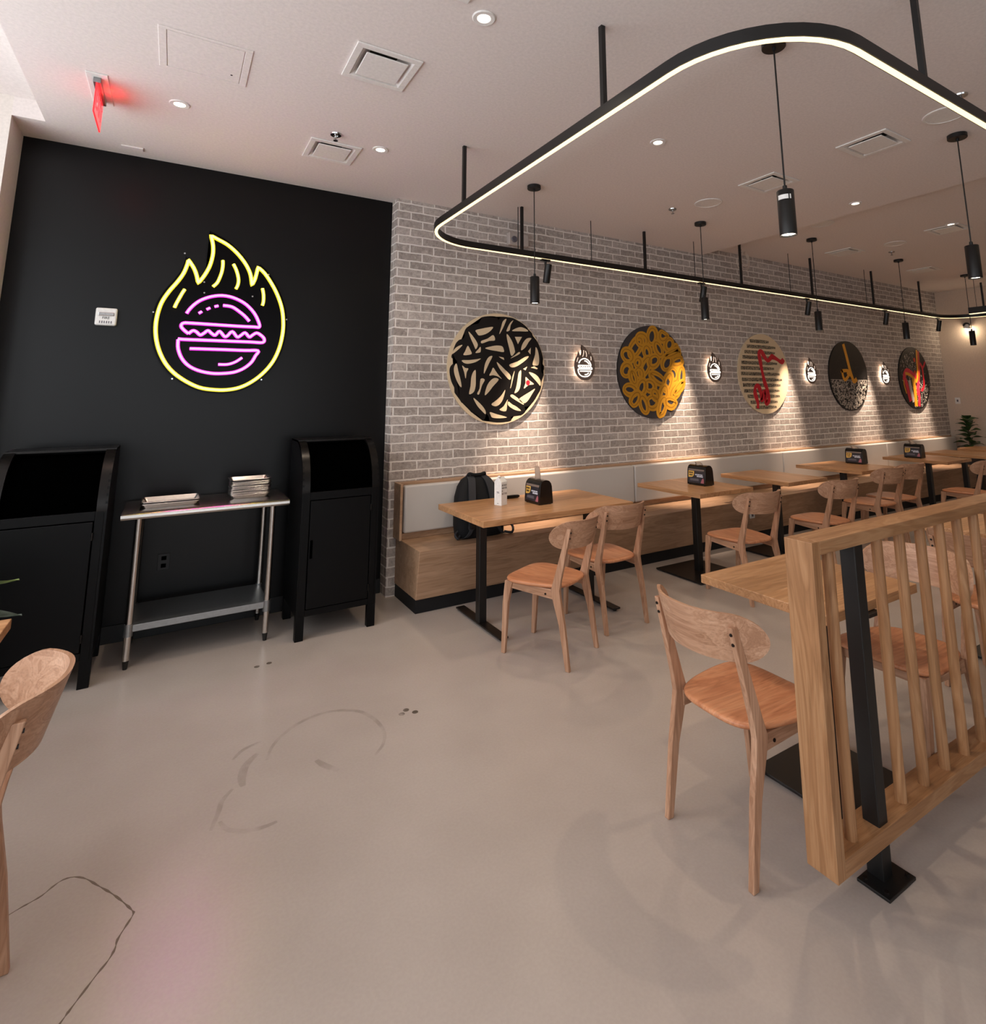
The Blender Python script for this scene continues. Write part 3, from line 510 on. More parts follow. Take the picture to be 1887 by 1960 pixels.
struct('wall_left', box(new(), -1.9, -1.02, 4.58, 5.07, 0, 3.528), M['wallp'])
struct('trim_1', box(new(), -1.02, -0.853, 4.58, 4.93, 3.40, 3.528), M['ceilp'])
b = new(); box(b, 2.6, 12.1, -4.75, -4.6, 0, 3.75); box(b, -1.9, 2.6, -4.75, -4.6, 3.1, 3.75)
struct('wall_front', b, M['greige'])
b = new(); box(b, -1.7, 2.6, -4.72, -4.63, 0, .10); box(b, -1.7, 2.6, -4.72, -4.63, 3.04, 3.1)
for x in (-1.7, -.3, 1.1, 2.54): box(b, x, x + .06, -4.72, -4.63, .10, 3.04)
win = struct('window_2', b, M['alu_dark'])
obj('glass_pane', box(new(), -1.7, 2.6, -4.68, -4.67, .10, 3.04), M['glass'], win)
struct('baseboard_back', box(new(), -1.02, 1.58, YB - 0.012, YB, 0, 0.11), M['blackbase'], bevel=0.002)
# storefront glazing on the left, seen only as daylight
struct('wall_left_added_sill', box(new(), -1.83, -1.67, -4.6, 4.58, 0, .80), M['wallp'])  # unseen low wall, added to keep daylight off the floor by the window
b = new()
box(b, -1.80, -1.70, -4.6, 4.58, 0.80, 0.86); box(b, -1.80, -1.70, -4.6, 4.58, 3.46, 3.528)
for y in (-4.6, -2.9, -1.1, 0.75, 2.65, 4.52): box(b, -1.80, -1.70, y, y + 0.06, 0.86, 3.46)
win = struct('window_1', b, M['alu_dark'])
b = new(); box(b, -1.755, -1.745, -4.6, 4.58, 0.86, 3.46)
obj('glass_pane', b, M['glass'], win)

# ------------------------------------------------------------------ chairs
def chair_master(name, label, group):
    root = empty(name, label, 'chair', group=group)
    # seat: dished rounded trapezoid with a soft edge
    half = [(0, .262), (.11, .260), (.178, .241), (.216, .190), (.220, .11), (.208, .01), (.190, -.07), (.158, -.138), (.10, -.174), (0, -.182)]
    outl = half + [(-x, y) for x, y in reversed(half[1:-1])]
    outl = [(p.x, p.y) for p in catmull([(x, y, 0) for x, y in outl], 4, True)]
    def ring(s, z): return [(x * s, (y - .04) * s + .04, z) for x, y in outl]
    b = new()
    loft(b, [ring(.86, .438), ring(.955, .4395), ring(.99, .445), ring(1, .452), ring(.985, .459), ring(.95, .462), ring(.80, .4605), ring(.5, .4575), ring(.18, .4565)])
    obj('seat', b, M['seat'], root, smooth=50)
    # backrest: bent ply oval held in front of the posts
    b = new(); nu, nv = 30, 8
    def back(u, w, off):
        a = abs(u); hh = .086 * (1 - .05 * a * a) * (1 if a < .70 else math.sqrt(max(0, 1 - ((a - .70) / .30) ** 2)))
        z = .765 + hh * w
        y = -.268 + .158 * a ** 2.4 - (z - .73) * 0.30
        sl = 2.4 * .158 * a ** 1.4 * (1 if u > 0 else -1) / .248; nn = 1 / math.hypot(1, sl)
        return (u * .248 - off * sl * nn, y + off * nn, z)
    us = [math.sin(-PI / 2 + PI * i / nu) for i in range(nu + 1)]
    us = [max(-.9995, min(.9995, q)) for q in us]
    for off in (0.0065, -0.0065):
        G = [[b.verts.new(back(u, -1 + 2 * j / nv, off)) for j in range(nv + 1)] for u in us]
        for i in range(nu):
            for j in range(nv): b.faces.new((G[i][j], G[i + 1][j], G[i + 1][j + 1], G[i][j + 1]))
        if off > 0: G0 = G
    n_ = nu
    edge = lambda G: [G[i][0] for i in range(n_ + 1)] + [G[n_][j] for j in range(1, nv + 1)] + [G[i][nv] for i in range(n_ - 1, -1, -1)] + [G[0][j] for j in range(nv - 1, 0, -1)]
    e0, e1 = edge(G0), edge(G)
    for i in range(len(e0)):
        j = (i + 1) % len(e0); b.faces.new((e0[i], e0[j], e1[j], e1[i]))
    obj('backrest', b, M['ash_x'], root, smooth=45, bevel=0.003)
    for s in (-1, 1):
        b = new()
        st = [(-.209, 0, .028, .193, .023), (-.172, .25, .040, .191, .024), (-.136, .40, .058, .190, .025), (-.130, .44, .060, .189, .025), (-.145, .50, .050, .188, .024), (-.229, .806, .027, .1835, .022)]
        loft(b, [[(s * (x - w / 2), y - d / 2, z), (s * (x + w / 2), y - d / 2, z), (s * (x + w / 2), y + d / 2, z), (s * (x - w / 2), y + d / 2, z)] for y, z, d, x, w in st])
        lg = obj('leg', b, M['ash_z'], root, bevel=0.003, label='rear leg rising into the back post')
        b = new()
        for z in (.782, .748):
            y = -.145 - .084 * (z - .5) / .306 - .0135 - .0022 * (.806 - z) / .05
            cyl(b, (s * .184, y - .0035, z), (s * .184, y + .004, z), .0055, seg=10)
        obj('screw', b, M['hole'], lg)
        b = new()
        st = [(.2635, 0, .028, .1805, .025), (.244, .30, .040, .182, .026), (.226, .40, .052, .180, .027), (.218, .438, .060, .178, .027)]
        loft(b, [[(s * (x - w / 2), y - d / 2, z), (s * (x + w / 2), y - d / 2, z), (s * (x + w / 2), y + d / 2, z), (s * (x - w / 2), y + d / 2, z)] for y, z, d, x, w in st])
        obj('leg', b, M['ash_z'], root, bevel=0.003)
        b = new()
        hexa(b, [(s * .172, -.125, .380), (s * .190, -.125, .380), (s * .184, .205, .396), (s * .166, .205, .396), (s * .172, -.125, .437), (s * .190, -.125, .437), (s * .184, .205, .437), (s * .166, .205, .437)])
        ap = obj('apron', b, M['ash_y'], root, bevel=0.002)
        b = new(); cyl(b, (s * .170, -.055, .405), (s * .1915, -.055, .405), .0065, seg=10)
        obj('screw', b, M['hole'], ap)
    b = new(); box(b, -.17, .17, .205, .224, .395, .437); obj('apron', b, M['ash_x'], root, bevel=0.002)
    return root

G_CH = 'pale wooden dining chairs with curved backs'
chairs = [  # x, y, heading (0 faces the brick wall), label, scale
    (2.183, 3.223, 25.7, 'wooden chair turned at an angle, front one at the longest table'),
    (2.807, 3.443, 2.2, 'wooden chair at the right end of the longest table, facing the bench'),
    (1.947, 1.595, -91.7, 'nearest full chair, at the open end of the table behind the railing'),
    (4.113, 3.225, -4, 'wooden chair in front of the second bench table'),
    (5.308, 3.241, -3, 'wooden chair in front of the bare table between the dispensers'),
    (6.592, 3.445, -2, 'left one of the two overlapping chairs at the table under the half black painting'),
    (7.153, 3.491, -4, 'right one of the two overlapping chairs at the table under the half black painting'),
    (8.27, 3.161, -4, 'wooden chair at the right edge, in front of the farthest dispenser table'),
    (2.98, 1.478, 89, 'wooden chair seen through the spindles, facing left to the near table'),
    (4.0, 1.485, -90, 'wooden chair behind the spindles with its back to the near table'),
    (-.495, 2.18, 90, 'chair cut off by the left edge, its curved back in view'),

]
first = None
for (x, y, rz, lab) in chairs:
    if first is None:
        first = o = chair_master('dining_chair', lab, G_CH)
    else:
        o = copy_tree(first); o['label'] = lab
    o.location = (x, y, 0); o.rotation_euler = (0, 0, math.radians(rz))

# ------------------------------------------------------------------ tables
ZT = 0.765
G_TB = 'oak topped tables on black steel bases'
def pedestal_table(x0, x1, y0, y1, px, py, bx, by, label, grain='y', rz=0.0):
    root = empty('restaurant_table', label, 'table', (px, py, 0), rz, G_TB)
    b = box(new(), x0 - px, x1 - px, y0 - py, y1 - py, ZT - 0.038, ZT)
    obj('tabletop', b, M['top_' + grain], root, bevel=0.003)
    b = new(); box(b, -.03, .03, -.03, .03, .012, ZT - .045)
    obj('column', b, M['black_metal'], root, bevel=0.004)
    b = new(); box(b, -.045, .045, -.24, .24, ZT - .05, ZT - .038); box(b, -.24, .24, -.025, .025, ZT - .05, ZT - .0385)
    obj('top_bracket', b, M['black_metal'], root)
    b = new(); box(b, -bx, bx, -by, by, .008, .020)
    for sx in (-1, 1):
        for sy in (-1, 1): cyl(b, (sx * (bx - .04), sy * (by - .04), 0), (sx * (bx - .04), sy * (by - .04), .009), .018, seg=12)
    obj('base_plate', b, M['black_plate'], root, bevel=0.002)
    return root
for a in [
    (3.94, 4.66, 3.525, 4.315, 4.24, 3.85, .28, .27, 'oak table next along the bench after the longest one, with a napkin dispenser'),
    (5.17, 5.83, 3.50, 4.32, 5.47, 3.85, .27, .27, 'bare oak table between the two tables with napkin dispensers'),
    (6.60, 7.42, 3.555, 4.355, 6.92, 3.95, .27, .27, 'oak table with napkin dispenser under the half black painting'),
    (8.43, 9.13, 3.45, 4.24, 8.86, 3.86, .27, .27, 'oak table with the farthest napkin dispenser'),
    (9.60, 10.32, 3.45, 4.235, 9.96, 3.86, .27, .27, 'oak table just past the farthest napkin dispenser'),
    (10.75, 11.45, 3.45, 4.245, 11.1, 3.86, .27, .27, 'oak table at the far end of the bench, before the plant'),
    (2.195, 2.90, 1.365, 1.985, 2.49, 1.58, .23, .21, 'oak table right behind the railing, nearest the camera', 'x'),
    (4.25, 4.95, 1.365, 1.985, 4.55, 1.58, .23, .21, 'oak table farther along behind the railing', 'x'),
    (-1.25, -.469, 2.26, 3.055, -.86, 2.66, .23, .23, 'oak table at the left edge with only its corner in view', 'x'),

]: pedestal_table(*a)
# the long table by the bench end stands on two T legs
root = empty('restaurant_table', 'longest oak table, with the white carton and backpack behind it', 'table', (2.54, 3.97, 0), 0, G_TB)
obj('tabletop', box(new(), 1.858 - 2.54, 3.222 - 2.54, 3.585 - 3.97, 4.365 - 3.97, ZT - .042, ZT), M['top_x'], root, bevel=0.003)
for fx in (1.985, 2.965):
    b = new(); box(b, fx - .03 - 2.54, fx + .03 - 2.54, -.145, -.085, .02, ZT - .05)
    lg = obj('leg', b, M['black_metal'], root, bevel=0.004)
    b = new(); box(b, fx - .035 - 2.54, fx + .035 - 2.54, -.45, .235, .014, .026)
    obj('foot_bar', b, M['black_plate'], lg, bevel=0.002)
    b = new()
    for yy in (-.425, .21): cyl(b, (fx - 2.54, yy, 0), (fx - 2.54, yy, .016), .014, seg=12)
    obj('leveller', b, M['black_metal'], lg)
    b = new(); box(b, fx - .03 - 2.54, fx + .03 - 2.54, -.34, .30, ZT - .056, ZT - .042)
    obj('top_bracket', b, M['black_metal'], lg)

# ------------------------------------------------------------------ banquette along the brick wall
root = empty('banquette', 'long oak banquette with grey upholstered back along the brick wall', 'bench', (1.66, 4.5, 0))
dx, dy = -1.66, -4.5
XE = 11.38
XC = 11.72
b = new()
hexa(b, [(1.655 + dx, 4.285 + dy, .10), (XE + dx, 4.285 + dy, .10), (XE + dx, YF - .003 + dy, .10), (1.655 + dx, YF - .003 + dy, .10),
         (1.655 + dx, 4.225 + dy, .461), (XE + dx, 4.225 + dy, .461), (XE + dx, YF - .003 + dy, .461), (1.655 + dx, YF - .003 + dy, .461)])
obj('seat_box', b, M['bench_x'], root, bevel=0.004)
obj('kick_base', box(new(), 1.66 + dx, XE + dx, 4.30 + dy, YF - .004 + dy, 0, .10), M['toe'], root)
b = new(); box(b, 1.652 + dx, XC + dx, YF - .085 + dy, YF - .004 + dy, .461, .905); box(b, 1.63 + dx, 1.652 + dx, YF - .16 + dy, YF - .004 + dy, .461, .905)
box(b, 1.652 + dx, XC + dx, YF - .12 + dy, YF - .085 + dy, .461, .508)
obj('back_frame', b, M['bench_x'], root, bevel=0.003)
xs = [1.668, 4.185, 6.745, 9.354, XC]
for a_, c_ in zip(xs[:-1], xs[1:]):
    obj('back_cushion', box(new(), a_ + .004 + dx, c_ - .004 + dx, YF - .155 + dy, YF - .088 + dy, .512, .888), M['vinyl'], root, bevel=0.016, smooth=40, seg=4)
o = obj('outlet_plate', box(new(), 5.52, 5.60, 4.238, 4.246, .265, .385), M['white'], bevel=0.002)
tag(o, 'white outlet plate on the oak front of the bench', 'outlet')
for z in (.297, .353): obj('socket', box(new(), 5.545, 5.575, 4.2355, 4.239, z - .014, z + .014), M['cardgrey'], o)

# ------------------------------------------------------------------ railing
root = empty('railing', 'oak framed divider with round spindles beside the near table', 'railing', (1.845, 1.2325, 0))
RX0, RX1, RY0, RY1 = 0.0, 3.9, -.0515, .0515
obj('end_post', box(new(), RX0, RX0 + .045, RY0, RY1, .115, 1.115), M['oak_z'], root, bevel=0.002)
obj('end_post', box(new(), RX1 - .045, RX1, RY0, RY1, .115, 1.115), M['oak_z'], root, bevel=0.002)
obj('top_rail', box(new(), RX0 + .045, RX1 - .045, RY0, RY1, 1.07, 1.115), M['oak_x'], root, bevel=0.002)
obj('bottom_rail', box(new(), RX0 + .045, RX1 - .045, RY0, RY1, .115, .168), M['oak_x'], root, bevel=0.002)
bal = [0.150] + [0.477 + .169 * i for i in range(20)]
posts = [0.300, 3.63]
for x in bal:
    if x > RX1 - .09 or abs(x - posts[1]) < .06: continue
    obj('spindle', cyl(new(), (x, -.012, .166), (x, -.012, 1.072), .0195, .0195, 20), M['oak_z'], root, smooth=40)
for x in posts:
    p = obj('support_post', box(new(), x - .028, x + .028, -.04, .016, .008, 1.071), M['black_metal'], root, bevel=0.003)
    b = new(); box(b, x - .085, x + .085, -.085, .02, 0, .010)
    obj('base_plate', b, M['black_metal'], p, bevel=0.002)
    b = new()
    for sx in (-1, 1):
        for yy in (-.066, .002): cyl(b, (x + sx * .066, yy, .009), (x + sx * .066, yy, .017), .008, seg=6)
    obj('bolt', b, M['hole'], p)

# ------------------------------------------------------------------ waste bins
def bin_unit(x0, label):
    W = .537; root = empty('waste_bin', label, 'bin', (x0, 4.254, 0), 0, 'black arched waste bins')
    D = .52
    def prof(z0=.15):   # side profile, (y, z)
        P_ = [(0, z0), (0, .955)]
        for i in range(1, 13):
            t = PI / 2 * i / 12
            P_.append((.30 * (1 - math.cos(t)), .955 + .345 * math.sin(t)))
        P_ += [(D, 1.30), (D, z0)]
        return P_
    for s0, s1 in ((0, .012), (W - .012, W)):
        b = prism(new(), prof(), lambda u, v, d: (d, u, v), s0, s1); obj('side_panel', b, M['black_paint'], root, smooth=30)
    obj('back_panel', box(new(), .012, W - .012, D - .012, D, .15, 1.30), M['black_paint'], root)
    b = new(); box(b, .012, W - .012, .03, D - .012, .15, .165); obj('floor_panel', b, M['black_paint'], root)
    # front face frame
    b = new(); box(b, .012, .055, 0, .02, .15, .958); box(b, W - .055, W - .012, 0, .02, .15, .958)
    box(b, .055, W - .055, 0, .02, .905, .958); box(b, .055, W - .055, 0, .02, .15, .19)
    obj('face_frame', b, M['black_paint'], root, bevel=0.002)
    # bent hood strips and top
    arc = [(.30 * (1 - math.cos(PI / 2 * i / 14)), .955 + .345 * math.sin(PI / 2 * i / 14)) for i in range(15)]
    b = new()
    for a0, a1 in ((.0, .052), (W - .052, W)):
        loft(b, [[(a0, y, z), (a1, y, z), (a1, y + .012 * math.sin(.1 + i * .11), z - .012), (a0, y + .012 * math.sin(.1 + i * .11), z - .012)] for i, (y, z) in enumerate(arc)])
    box(b, 0, W, .245, .30, 1.288, 1.301); box(b, 0, W, .30, D, 1.288, 1.301)
    obj('hood', b, M['hood'], root, smooth=30)
    # black sheet that paints the darkness inside the open mouth
    b = new(); loft(b, [[(.014, y + .03, z - .03), (W - .014, y + .03, z - .03), (W - .014, y + .045, z - .045), (.014, y + .045, z - .045)] for y, z in arc])
    obj('mouth_shade_sheet', b, M['void'], root, smooth=40)
    d = obj('door', box(new(), .060, W - .060, -.004, .014, .195, .900), M['black_paint'], root, bevel=0.003)
    b = new()
    for z in (.27, .82): cyl(b, (W - .058, -.009, z - .022), (W - .058, -.009, z + .022), .006, seg=10)
    obj('hinge', b, M['hood'], d, smooth=40)
    b = new(); box(b, .068, .085, -.0075, -.003, .52, .64); obj('handle', b, M['void'], d, bevel=0.002)
    for lx in (0, W - .055):
        for ly in (0, D - .05): obj('leg', box(new(), lx, lx + .055, ly, ly + .05, 0, .15), M['black_paint'], root, bevel=0.002)
    return root
bin_unit(-.822, 'black arched waste bin at the wall end, left of the steel table')
bin_unit(.801, 'black arched waste bin between the steel table and the brick wall')

# ------------------------------------------------------------------ steel work table, trays
root = empty('work_table', 'small stainless steel work table with undershelf between the bins', 'table', (.258, 4.62, 0))
tx0, tx1, ty0, ty1 = -.222 - .258, .738 - .258, 4.335 - 4.62, 4.885 - 4.62
b = new()
pr_ = [(ty0 + .012, .912), (ty0, .904), (ty0 - .001, .886), (ty0 + .008, .875), (ty0 + .03, .875), (ty0 + .03, .9), (ty1, .9), (ty1, .912)]
prism(b, pr_, lambda u, v, d: (d, u, v), tx0, tx1)
obj('worktop', b, M['steel'], root, bevel=0.002, smooth=40)
lx0, lx1, ly0, ly1 = -.128 - .258, .640 - .258, 4.412 - 4.62, 4.83 - 4.62
for lx in (lx0, lx1):
    for ly in (ly0, ly1):
        lg = obj('leg', cyl(new(), (lx, ly, .05), (lx, ly, .9), .0205, seg=20), M['steel'], root, smooth=40)
        obj('foot', cyl(new(), (lx, ly, 0), (lx, ly, .06), .012, .0195, seg=16), M['black_metal'], lg, smooth=40)
        obj('collar', cyl(new(), (lx, ly, .185), (lx, ly, .255), .0245, seg=20), M['galv'], lg, smooth=40)
b = new(); box(b, lx0 - .005, lx1 + .005, ly0 - .012, ly1 + .012, .208, .248)
obj('undershelf', b, M['galv'], root, bevel=0.003)

def tray(L, W, hgt, name, label, group):
    b = new()
    def rr(l, w, z, r):
        pts = []
        for cx_, cy_, a0 in ((l / 2 - r, w / 2 - r, 0), (-l / 2 + r, w / 2 - r, PI / 2), (-l / 2 + r, -w / 2 + r, PI), (l / 2 - r, -w / 2 + r, 1.5 * PI)):
            for i in range(5): pts.append((cx_ + r * math.cos(a0 + PI / 2 * i / 4), cy_ + r * math.sin(a0 + PI / 2 * i / 4), z))
        return pts
    loft(b, [rr(L - .050, W - .050, .0012, .015), rr(L - .048, W - .048, 0, .016), rr(L - .016, W - .016, hgt - .003, .022), rr(L - .002, W - .002, hgt - .005, .026), rr(L, W, hgt - .002, .027), rr(L - .003, W - .003, hgt, .026), rr(L - .016, W - .016, hgt, .021), rr(L - .052, W - .052, .003, .013)])
    o = obj(name, b, M['alu'], smooth=35)
    return tag(o, label, 'tray', group)
z0 = .9125
o = tray(.335, .245, .031, 'serving_tray', 'wide shallow metal tray, lower of the two at the table end by the larger gap', 'flat wide trays')
o.location = (.032, 4.58, z0); o['label'] = 'lower of the two wide shallow metal trays on the steel table'
o2 = o.copy(); C.objects.link(o2); o2.location = (.034, 4.578, z0 + .012); o2['label'] = 'upper of the two wide shallow metal trays on the steel table'
st = tray(.262, .205, .030, 'serving_tray', 'small metal tray at the bottom of the tall stack', 'stacked small trays')
words = ['bottom', 'second', 'third', 'fourth', 'fifth', 'sixth', 'seventh', 'eighth', 'ninth', 'tenth', 'eleventh', 'twelfth', 'topmost']
for i in range(12):
    t = st if i == 0 else st.copy()
    if i: C.objects.link(t)
    t.location = (.512 + random.uniform(-.003, .003), 4.645 + random.uniform(-.003, .003), z0 + i * .0086 + (.006 if i == 11 else 0))
    t.rotation_euler = (0, 0, random.uniform(-.02, .02) + (.05 if i == 11 else 0))
    t['label'] = ('topmost small metal tray of the tall tray stack, turned slightly' if i == 11 else 'small metal tray, %s from the bottom of the tall stack' % ('first' if i == 0 else words[i]))
# ------------------------------------------------------------------ ceiling fittings
def vent(x, y, z, label, s=.35):
    root = empty('ceiling_vent', label, 'vent', (x, y, z), 0, 'square ceiling air vents')
    h = s / 2; i = .1495
    b = new()
    for a0, a1, c0, c1 in ((-h, h, -h, -i + .012), (-h, h, i - .012, h), (-h, -i + .012, -i + .012, i - .012), (i - .012, h, -i + .012, i - .012)):
        box(b, a0, a1, c0, c1, -.010, -.0005)
    obj('frame', b, M['ventw'], root, bevel=0.003)
    b = new(); q, u = i - .012, .075       # sloping throat up to the dark duct neck
    V = [[b.verts.new((sx * e, sy * e, z)) for sx, sy in ((-1, -1), (1, -1), (1, 1), (-1, 1))] for e, z in ((q, -.0095), (q - .008, .0), (u, .055))]
    for r0, r1 in zip(V[:-1], V[1:]):
        for n_ in range(4): b.faces.new((r0[n_], r0[(n_ + 1) % 4], r1[(n_ + 1) % 4], r1[n_]))
    obj('throat', b, M['ventw'], root)
    obj('duct_neck', box(new(), -i, i, -i, i, .056, .07), M['ventd'], root)
    p = .113
    obj('diffuser_plate', box(new(), -p, p, -p, p, -.014, -.006), M['ventw'], root, bevel=0.003)
    return root
for a in VENTS: vent(*a)

def downlight(x, y, z, label, power=27):
    root = empty('recessed_downlight', label, 'downlight', (x, y, z), 0, 'small round recessed ceiling lights')
    obj('trim_ring', lathe(new(), [(.030, -.001), (.033, -.006), (.052, -.007), (.056, -.003), (.056, -.0005)], 28), M['ventw'], root, smooth=40)
    obj('lens', cyl(new(), (0, 0, -.0045), (0, 0, -.0015), .031, seg=24), M['lampcool'], root)
    L = bpy.data.lights.new('downlight_beam', 'SPOT'); L.energy = power; L.color = (1, .84, .64); L.spot_size = 2.1; L.spot_blend = .9; L.shadow_soft_size = .02
    lo = bpy.data.objects.new('downlight_beam', L); C.objects.link(lo); lo.location = (x, y, z - .03)
for a in [(1.117, 2.184, ZC, 'small lit round downlight at the top edge, above the largest vent'),
          (-.112, 3.869, ZC, 'small lit round downlight between the exit sign and the access panel'),
          (1.137, 3.861, ZC, 'small lit round downlight right of the vent over the black wall'),
          (2.788, 2.719, ZC, 'small lit round downlight in the middle of the track loop'),
          (5.315, 2.687, ZC, 'small lit round downlight just before the ceiling step'),
          (7.239, 2.656, ZH, 'farthest small lit round downlight on the raised ceiling')]:
    downlight(*a)
for x, y in ((-.1, .4), (2.0, -1.6), (5.0, -1.4), (8.2, -1.2), (8.0, .6), (10.2, 1.2), (-.2, -2.2)):   # the same fittings behind the camera light the rest of the room
    L = bpy.data.lights.new('unseen_downlight_beam', 'SPOT'); L.energy = 3; L.color = (1, .84, .64); L.spot_size = 2.1; L.spot_blend = .9; L.shadow_soft_size = .05
    lo = bpy.data.objects.new('unseen_downlight_beam', L); C.objects.link(lo); lo.location = (x, y, (ZC if x < XS else ZH) - .02)

for x, y, z, lab in ((4.11, 3.40, ZC, 'flat round ceiling speaker above the second pendant lamp'), (5.97, 3.40, ZH, 'flat round ceiling speaker just past the ceiling step'),
                     (7.56, 3.39, ZH, 'flat round ceiling speaker farthest along the raised ceiling'), (4.10, 1.46, ZC, 'flat round ceiling speaker behind the near run of the track')):
    root = empty('ceiling_speaker', lab, 'speaker', (x, y, z), 0, 'round ceiling speakers')
    obj('rim', lathe(new(), [(.110, -.0005), (.110, -.008), (.124, -.006), (.126, -.0005)], 40), M['ventw'], root, smooth=40)
    obj('grille', cyl(new(), (0, 0, -.005), (0, 0, -.0005), .111, seg=40), M['ventw'], root)
for x, y, z, lab in ((.803, 3.784, ZC, 'chrome fire sprinkler beside the vent over the black wall'), (3.951, 3.699, ZC, 'small fire sprinkler between the first two pendant lamps'),
                     (3.902, 1.301, ZC, 'fire sprinkler behind the near run of the track'), (7.967, 3.629, ZH, 'farthest fire sprinkler on the raised ceiling')):
    root = empty('fire_sprinkler', lab, 'sprinkler', (x, y, z), 0, 'ceiling fire sprinklers')
    obj('escutcheon', lathe(new(), [(.0385, -.0005), (.036, -.009), (.014, -.012), (.010, -.004)], 24), M['chrome'], root, smooth=40)
    b = cyl(new(), (0, 0, -.035), (0, 0, -.004), .007, seg=12); 
    for s in (-1, 1): tube(b, [(s * .006, 0, -.02), (s * .013, 0, -.032), (s * .003, 0, -.046)], .002, 6)
    obj('body', b, M['chrome'], root, smooth=40)
    obj('deflector', cyl(new(), (0, 0, -.048), (0, 0, -.045), .016, seg=14), M['chrome'], root)
root = empty('access_panel', 'flush white access panel in the ceiling', 'panel', (.002, 3.246, ZC))
b = new()
for a0, a1, c0, c1 in ((-.21, .21, -.20, -.18), (-.21, .21, .18, .20), (-.21, -.175, -.18, .18), (.175, .21, -.18, .18)): box(b, a0, a1, c0, c1, -.005, -.0005)
obj('frame', b, M['ceilp'], root, bevel=0.002)
d = obj('door', box(new(), -.172, .172, -.177, .177, -.0045, -.0005), M['ceilp'], root, bevel=0.001)
obj('latch', cyl(new(), (.13, .10, -.0055), (.13, .10, -.004), .006, seg=12), M['ventd'], d)
tag(obj('ceiling_cover_plate', box(new(), -.46, -.33, 4.725, 4.785, ZC - .010, ZC - .0005), M['ceilp'], bevel=0.003), 'narrow white cover plate on the ceiling by the black wall', 'plate')

# exit sign, hung edge-on
root = empty('exit_sign', 'red edge-lit exit sign hanging from the ceiling, seen edge on', 'sign', (-.507, 3.912, ZC))
obj('ceiling_plate', box(new(), -.05, .05, -.197, .197, -.006, -.0005), M['white'], root, bevel=0.002)
obj('housing', box(new(), -.018, .018, -.155, .155, -.035, -.006), M['galv'], root, bevel=0.003)
p = obj('panel', box(new(), -.004, .004, -.152, .152, -.206, -.034), M['acrylic'], root)
b = text_bm('EXIT', .135, facing((0, 1, 0), (0, 0, 1), (.0047, 0, -.122)))
merge(b, text_bm('EXIT', .135, facing((0, -1, 0), (0, 0, 1), (-.0047, 0, -.122))))
obj('lettering', b, M['exit_red'], p)
L = bpy.data.lights.new('exit_glow', 'POINT'); L.energy = .5; L.color = (1, .05, .05); L.shadow_soft_size = .05
lo = bpy.data.objects.new('exit_glow', L); C.objects.link(lo); lo.location = (-.47, 3.912, ZC - .06)

# ------------------------------------------------------------------ looped track light
root = empty('track_light', 'black loop of track with a warm light strip, rounded corners, hung from the ceiling', 'light', (1.64, 2.7, 2.92))
TX0, TX1, TY0, TY1, TR = 1.64, 11.5, 1.02, 4.40, .5
pth = []
for cx_, cy_, a0 in ((TX1 - TR, TY0 + TR, -PI / 2), (TX1 - TR, TY1 - TR, 0), (TX0 + TR, TY1 - TR, PI / 2), (TX0 + TR, TY0 + TR, PI)):
    for i in range(13):
        t = a0 + PI / 2 * i / 12; pth.append((cx_ + TR * math.cos(t) - 1.64, cy_ + TR * math.sin(t) - 2.7))
trk = lambda u, v, d: (u, v, d)
b = ribbon(new(), pth, .036, trk, 0.003, .058, closed=True); ribbon(b, pth, .0355, trk, .0035, .003, closed=True)
obj('rail', b, M['black_metal'], root, smooth=35)
b = ribbon(new(), pth, .024, trk, .0032, -.001, closed=True)
obj('led_strip', b, M['led'], root, smooth=35)
for x, y in ((1.64, 1.94), (1.64, 3.497), (2.67, 4.40), (4.24, 4.40), (5.85, 4.40), (7.35, 4.40), (8.95, 4.40), (10.45, 4.40), (2.69, 1.02), (4.6, 1.02), (6.6, 1.02), (11.5, 3.9)):
    top = ZC if x < XS else ZH
    obj('stem', box(new(), x - .012 - 1.64, x + .012 - 1.64, y - .012 - 2.7, y + .012 - 2.7, .05, top - 2.92), M['black_metal'], root)
for x, y in ((2.64, 4.44), (3.50, 4.42), (5.02, 4.42), (6.85, 4.42), (8.75, 4.42)):
    top = ZC if x < XS else ZH
    obj('suspension_rod', cyl(new(), (x - 1.64, y - 2.7 - .02, .05), (x - 1.64, y - 2.7 - .02, top - 2.92), .0042, seg=8), M['black_metal'], root)

